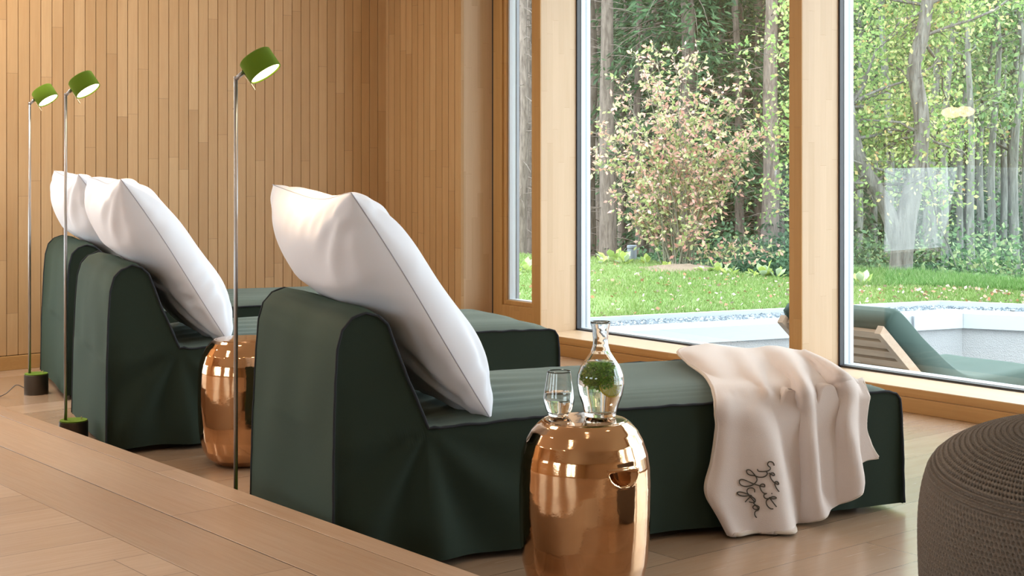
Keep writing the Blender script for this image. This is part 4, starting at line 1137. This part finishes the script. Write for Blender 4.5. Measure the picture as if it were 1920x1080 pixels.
# bare trunks: left window and left part of middle window, then a sprinkling right
for px, t_ in [(958, 21), (972, 24), (981, 19.5), (992, 23), (940, 26), (1003, 27), (925, 22), (1108, 24), (1122, 27), (1140, 21.5), (1156, 29), (1172, 25), (1198, 22), (1212, 30), (1228, 27), (1330, 30), (1352, 24), (1385, 22), (1400, 28), (1425, 25), (1447, 21), (1463, 23), (1492, 27), (1095, 31), (1080, 22), (1255, 33), (1290, 35), (1186, 34), (1145, 38), (965, 36), (1000, 40), (1410, 37)]:
    place_spruce(random.choice((3, 4)), px + random.uniform(-2, 2), t_, random.uniform(.65, 1.0))
for px, t_, v in [(1235, 25, 2), (1285, 22, 0), (1330, 26, 2), (1380, 24.5, 0), (1425, 23, 2), (1470, 25.5, 1), (1190, 31, 0), (1310, 31, 1), (1400, 33, 2), (1260, 37, 0), (1350, 39, 2), (1450, 34, 0), (1120, 34, 1), (1500, 30, 2), (1550, 28, 0), (1600, 34, 2), (1160, 42, 2), (1220, 45, 0), (1440, 44, 2), (1510, 40, 0), (1010, 45, 2), (1080, 40, 1), (940, 38, 1), (1650, 38, 0), (1720, 44, 2), (1790, 38, 0), (1860, 43, 2), (1930, 37, 0), (1570, 46, 2), (1990, 42, 2), (1830, 50, 0), (1690, 52, 2), (1320, 52, 0), (1390, 55, 2), (1270, 56, 1), (980, 52, 2), (900, 44, 0), (1900, 54, 2), (1130, 55, 0)]:
    place_spruce(v, px, t_, random.uniform(.9, 1.25))

# --- broadleaf young trees
def broad(seed, H, mat, spread=1.2, low=1.3, nl=3800, rad=.05, lean=.2, ls=.085, bark='bark_pale'):
    random.seed(seed); r0 = empty('young_tree'); mb = MB(); n = 12
    tr = [Vector((nz(i * .25, seed, 0) * lean * 2 * i / n, nz(i * .25, seed, 7) * lean * 2 * i / n, H * i / n)) for i in range(n + 1)]
    mb.tube(tr, [rad * (1 - .8 * i / n) + .004 for i in range(n + 1)], 8, False)
    LP = []; ends = []
    for k in range(34):
        z = random.uniform(low * .8, H); c = tr[min(n, int(z / H * n))]; a = random.uniform(0, 2 * PI); Lb = spread * random.uniform(.5, 1) * (1.1 - .5 * z / H)
        d = Vector((math.cos(a), math.sin(a), random.uniform(.1, .7))); p0 = Vector((c.x, c.y, z)); pts = wig(p0, p0 + d * Lb, 5, .12, seed + k)
        mb.tube(pts, [.014 * (1 - q / 6) + .002 for q in range(6)], 4, False)
        ends += [pts[3], pts[4], pts[5]]
    for e in ends:
        m_ = nl // len(ends); s_ = .26 * spread
        for _ in range(m_): LP.append((e.x + random.gauss(0, s_), e.y + random.gauss(0, s_), e.z + random.gauss(0, s_ * .6)))
    mb.build('trunk', M[bark], r0, True)
    V, Q = leaves_np(np.array(LP), ls, asp=.6); mesh_np('foliage', V, Q, mat, r0); return r0
BRD = [broad(31, 6.5, M['midleaf'], 1.3, 1.6, 8000, ls=.06), broad(32, 7.5, M['oakleaf'], 1.5, 2.2, 8500, ls=.06), broad(33, 7, M['midleaf'], 1.1, 2.6, 2600, lean=.35), broad(34, 7.5, M['midleaf'], .9, 4.2, 1500, .06, .3)]
ub = set()
def place_broad(v, px, t_, s=1.):
    o = BRD[v] if v not in ub else copy_tree(BRD[v]); ub.add(v)
    p_ = at_t(px, HOR, t_); o.location = (p_.x, p_.y, ground_z(t_)); o.rotation_euler = (0, 0, random.uniform(0, 6.28)); o.scale = (s, s, s)
    thin = v >= 2
    tag(o, 'slender grey tree trunk with thin foliage at the wood edge on the right' if thin else 'leafy yellow-green tree behind the forked tree on the right',
        'tree', 'slender trunks at the right' if thin else 'leafy trees behind the forked tree')
random.seed(5)
for px, t_, v in [(1610, 22, 1), (1660, 25, 0), (1760, 24, 1), (1830, 26, 0), (1900, 23, 1), (1700, 29, 1), (1950, 27, 0), (1590, 29, 1), (1790, 31, 1), (1870, 31, 0), (1640, 34, 0), (1740, 36, 1),
                  (1770, 19.5, 2), (1800, 21, 3), (1822, 19, 3), (1840, 22, 2), (1862, 20, 3), (1880, 24, 3), (1905, 19.5, 3), (1925, 21, 2), (1815, 24, 3), (1850, 27, 3), (1895, 27, 3), (1935, 25, 3), (1610, 21, 3), (1640, 23, 3), (1665, 20, 3), (1735, 22, 3), (1752, 20, 3), (1788, 26, 3)]:
    place_broad(v, px, t_, random.uniform(.8, 1.1))

# --- forked oak
def forked():
    t0 = 15.2; b = at_t(1697, 528, t0); r0 = empty('forked_oak', b); ppm = FPX / t0
    def L(px, py, dep=0.): return R * ((px - 1697) / ppm) + Vector((0, 0, (528 - py) / ppm)) + F * dep
    mb = MB()
    def limb(pts, rs, n=14):
        A = cr(np.array([[*L(*p_)] + [r_ / ppm] for p_, r_ in zip(pts, rs)]), 6)
        P_ = [Vector(a[:3]) for a in A]; rr_ = [a[3] * (1 + .10 * nz(a[0] * 3, a[2] * 3, 0)) for a in A]; mb.tube(P_, rr_, n, False)
    limb([(1692, 560), (1688, 525), (1690, 490), (1693, 450), (1697, 420), (1708, 370), (1718, 320), (1727, 270), (1728, 220), (1720, 170), (1714, 125), (1728, 70), (1738, 10), (1742, -60), (1730, -150)], [30, 24, 22, 21, 20, 19, 17, 15, 14, 14, 14, 13, 12, 10, 8])
    limb([(1690, 470), (1682, 445), (1668, 405), (1645, 355), (1618, 310), (1602, 260), (1592, 200), (1570, 120), (1560, 30)], [18, 17, 15, 13, 13, 11, 10, 8, 6])
    limb([(1722, 300, .1), (1736, 250, .2), (1738, 200, .3), (1735, 140, .3), (1742, 90, .3)], [9, 8, 7, 5, 3])
    random.seed(3); LP = []
    tips = []
    for k in range(52):
        px0, py0 = random.choice([(1727, 250), (1720, 170), (1728, 70), (1738, 10), (1742, -60), (1602, 260), (1592, 200), (1570, 120), (1712, 340), (1640, 345)])
        a = L(px0, py0); d = (F * abs(random.gauss(0, .8)) + R * random.gauss(0, 1) + Vector((0, 0, random.gauss(.15, .55)))).normalized(); Lb = random.uniform(.5, 1.5); e = a + d * Lb
        pts = wig(a, e, 6, .25, k * 1.3); mb.tube(pts, [.018 * (1 - q / 7) + .002 for q in range(7)], 5, False); tips += pts[2:]
        for m_ in range(2):
            c = pts[random.randint(2, 5)]; e2 = c + Vector((random.gauss(0, 1), random.gauss(0, 1), random.gauss(0, .6))).normalized() * random.uniform(.2, .6); mb.tube([c, e2], [.006, .002], 4, False); tips.append(e2); tips.append(e2)
    for e in tips:
        for _ in range(24): LP.append((e.x + random.gauss(0, .13), e.y + random.gauss(0, .13), e.z + random.gauss(0, .09)))
    mb.build('trunk', M['bark_oak'], r0, True)
    LP = [q for q in LP if q[1] * F.y + q[0] * F.x > -.1 or random.random() < .3]
    LP = [q for q in LP if q[2] > (528 - 440) / ppm]
    V, Q = leaves_np(np.array(LP), .055, asp=.6); mesh_np('foliage', V, Q, M['oakleaf'], r0)
    tag(r0, 'grey-barked oak with a forked trunk just beyond the lawn, behind the right pane', 'tree')
forked()
# overhanging maple branch at the top right of the middle window
def bough():
    t0 = 14.5; b = at_t(1560, 250, t0); r0 = empty('leafy_bough', b); ppm = FPX / t0; random.seed(9)
    mb = MB(); LP = []
    # stands on its own trunk hidden behind the post
    trunk = [Vector((0, 0, -2.6)), Vector((0, 0, -1.)), Vector((.02, 0, 0)), Vector((.0, .05, 1.6))]; mb.tube(trunk, [.09, .08, .07, .05], 8, False)
    for k in range(26):
        a = Vector((0, 0, random.uniform(.75, 1.6))); e = a - R * random.uniform(.1, .62) + F * random.uniform(-.4, .4) + Vector((0, 0, random.uniform(-.15, .5)))
        pts = wig(a, e, 5, .15, k); mb.tube(pts, [.012, .010, .008, .006, .004, .002], 4, False)
        for q in pts[2:]:
            for _ in range(13): LP.append((q.x + random.gauss(0, .08), q.y + random.gauss(0, .08), q.z + random.gauss(0, .06)))
    mb.build('trunk', M['bark_pale'], r0, True)
    V, Q = leaves_np(np.array(LP), .055, asp=.65); mesh_np('foliage', V, Q, M['oakleaf'], r0)
    tag(r0, 'yellow-green leafy tree behind the right post, boughs showing at the top of the middle pane', 'tree')
bough()
# --- undergrowth bushes
def bush(seed, w, h, mat, nl, ls):
    random.seed(seed); r0 = empty('undergrowth_bush'); mb = MB(); LP = []
    for k in range(16):
        e = Vector((random.gauss(0, w * .5), random.gauss(0, w * .5), random.uniform(.3, 1) * h)); mb.tube([Vector((0, 0, 0)), e * .5 + Vector((0, 0, .05)), e], [.012, .008, .003], 4, False)
        for q in (.5, .7, .85, 1):
            c = e * q
            for _ in range(nl // 64): LP.append((c.x + random.gauss(0, w * .2), c.y + random.gauss(0, w * .2), max(.02, c.z + random.gauss(0, h * .14))))
    mb.build('stems', M['bark_pale'], r0, True); V, Q = leaves_np(np.array(LP), ls, asp=.6); mesh_np('foliage', V, Q, mat, r0); return r0
BU = [bush(41, 1., 1.1, M['midleaf'], 2600, .07), bush(42, .8, .8, M['spruce'], 2200, .07)]
uu = set(); random.seed(8)
for px, t_, v, s in [(1895, 16.4, 0, .9), (1940, 16.8, 0, 1.), (1300, 18.5, 1, .9), (1345, 19.5, 1, 1.), (1390, 19, 1, .9), (1440, 19, 1, 1.), (1475, 20, 1, 1.1), (1620, 18, 1, 1.), (1660, 20, 0, .8), (1740, 18.5, 1, .8), (1780, 20, 1, .9), (1240, 21, 1, .8), (1840, 22, 1, 1.), (1560, 21, 1, 1.1), (1370, 24, 1, 1.5), (1450, 26, 1, 1.6), (1300, 27, 1, 1.4), (1700, 25, 1, 1.6), (1800, 27, 1, 1.6), (1900, 25, 1, 1.4), (1210, 28, 1, 1.2)]:
    o = BU[v] if v not in uu else copy_tree(BU[v]); uu.add(v); p_ = at_t(px, HOR, t_)
    o.location = (p_.x, p_.y, ground_z(t_)); o.rotation_euler = (0, 0, random.uniform(0, 6)); o.scale = (s, s, s)
    if (px, v) == (1895, 0): tag(o, 'bright green round bush at the wood edge, far right', 'bush')
    else: tag(o, 'low green bush growing in the shade among the trunks', 'bush', 'undergrowth bushes')

# ------------------------------------------------------------------ sky and view
w = bpy.data.worlds.new('overcast_sky'); SC.world = w; w.use_nodes = True; nt = w.node_tree; nt.nodes.clear()
o = nt.nodes.new('ShaderNodeOutputWorld'); bg = nt.nodes.new('ShaderNodeBackground'); tc_ = nt.nodes.new('ShaderNodeTexCoord'); sp = nt.nodes.new('ShaderNodeSeparateXYZ')
rp_ = nt.nodes.new('ShaderNodeValToRGB'); nt.links.new(tc_.outputs['Generated'], sp.inputs[0]); mp = nt.nodes.new('ShaderNodeMapRange')
mp.inputs[1].default_value = -1; mp.inputs[2].default_value = 1; nt.links.new(sp.outputs[2], mp.inputs[0]); nt.links.new(mp.outputs[0], rp_.inputs[0])
e = rp_.color_ramp.elements; e[0].position = .40; e[0].color = (.55, .58, .60, 1); e[1].position = .55; e[1].color = (.87, .95, 1.04, 1)
nt.links.new(rp_.outputs[0], bg.inputs[0]); bg.inputs[1].default_value = 4.9; nt.links.new(bg.outputs[0], o.inputs[0])
# soft hazy sun from high over the house
sd_ = bpy.data.lights.new('sun', 'SUN'); sd_.energy = 1.0; sd_.angle = .6; sd_.color = (1, .96, .88)
so = bpy.data.objects.new('sun', sd_); COL.objects.link(so); so.rotation_euler = (math.radians(38), math.radians(-12), math.radians(20))
# daylight portals at the glazing
for i in range(len(fins) - 1):
    a, b = fins[i] + .04, fins[i + 1] - .04
    pd = bpy.data.lights.new('portal', 'AREA'); pd.shape = 'RECTANGLE'; pd.size = b - a; pd.size_y = 2.45; pd.cycles.is_portal = True
    po = bpy.data.objects.new('portal', pd); COL.objects.link(po); po.location = ((a + b) / 2, YG + .2, .104 + 1.24); po.rotation_euler = (-PI / 2, 0, 0)
vs_ = SC.view_settings; vs_.view_transform = 'Standard'; vs_.look = 'None'; vs_.gamma = 1; vs_.use_curve_mapping = False; vs_.exposure = 0.55
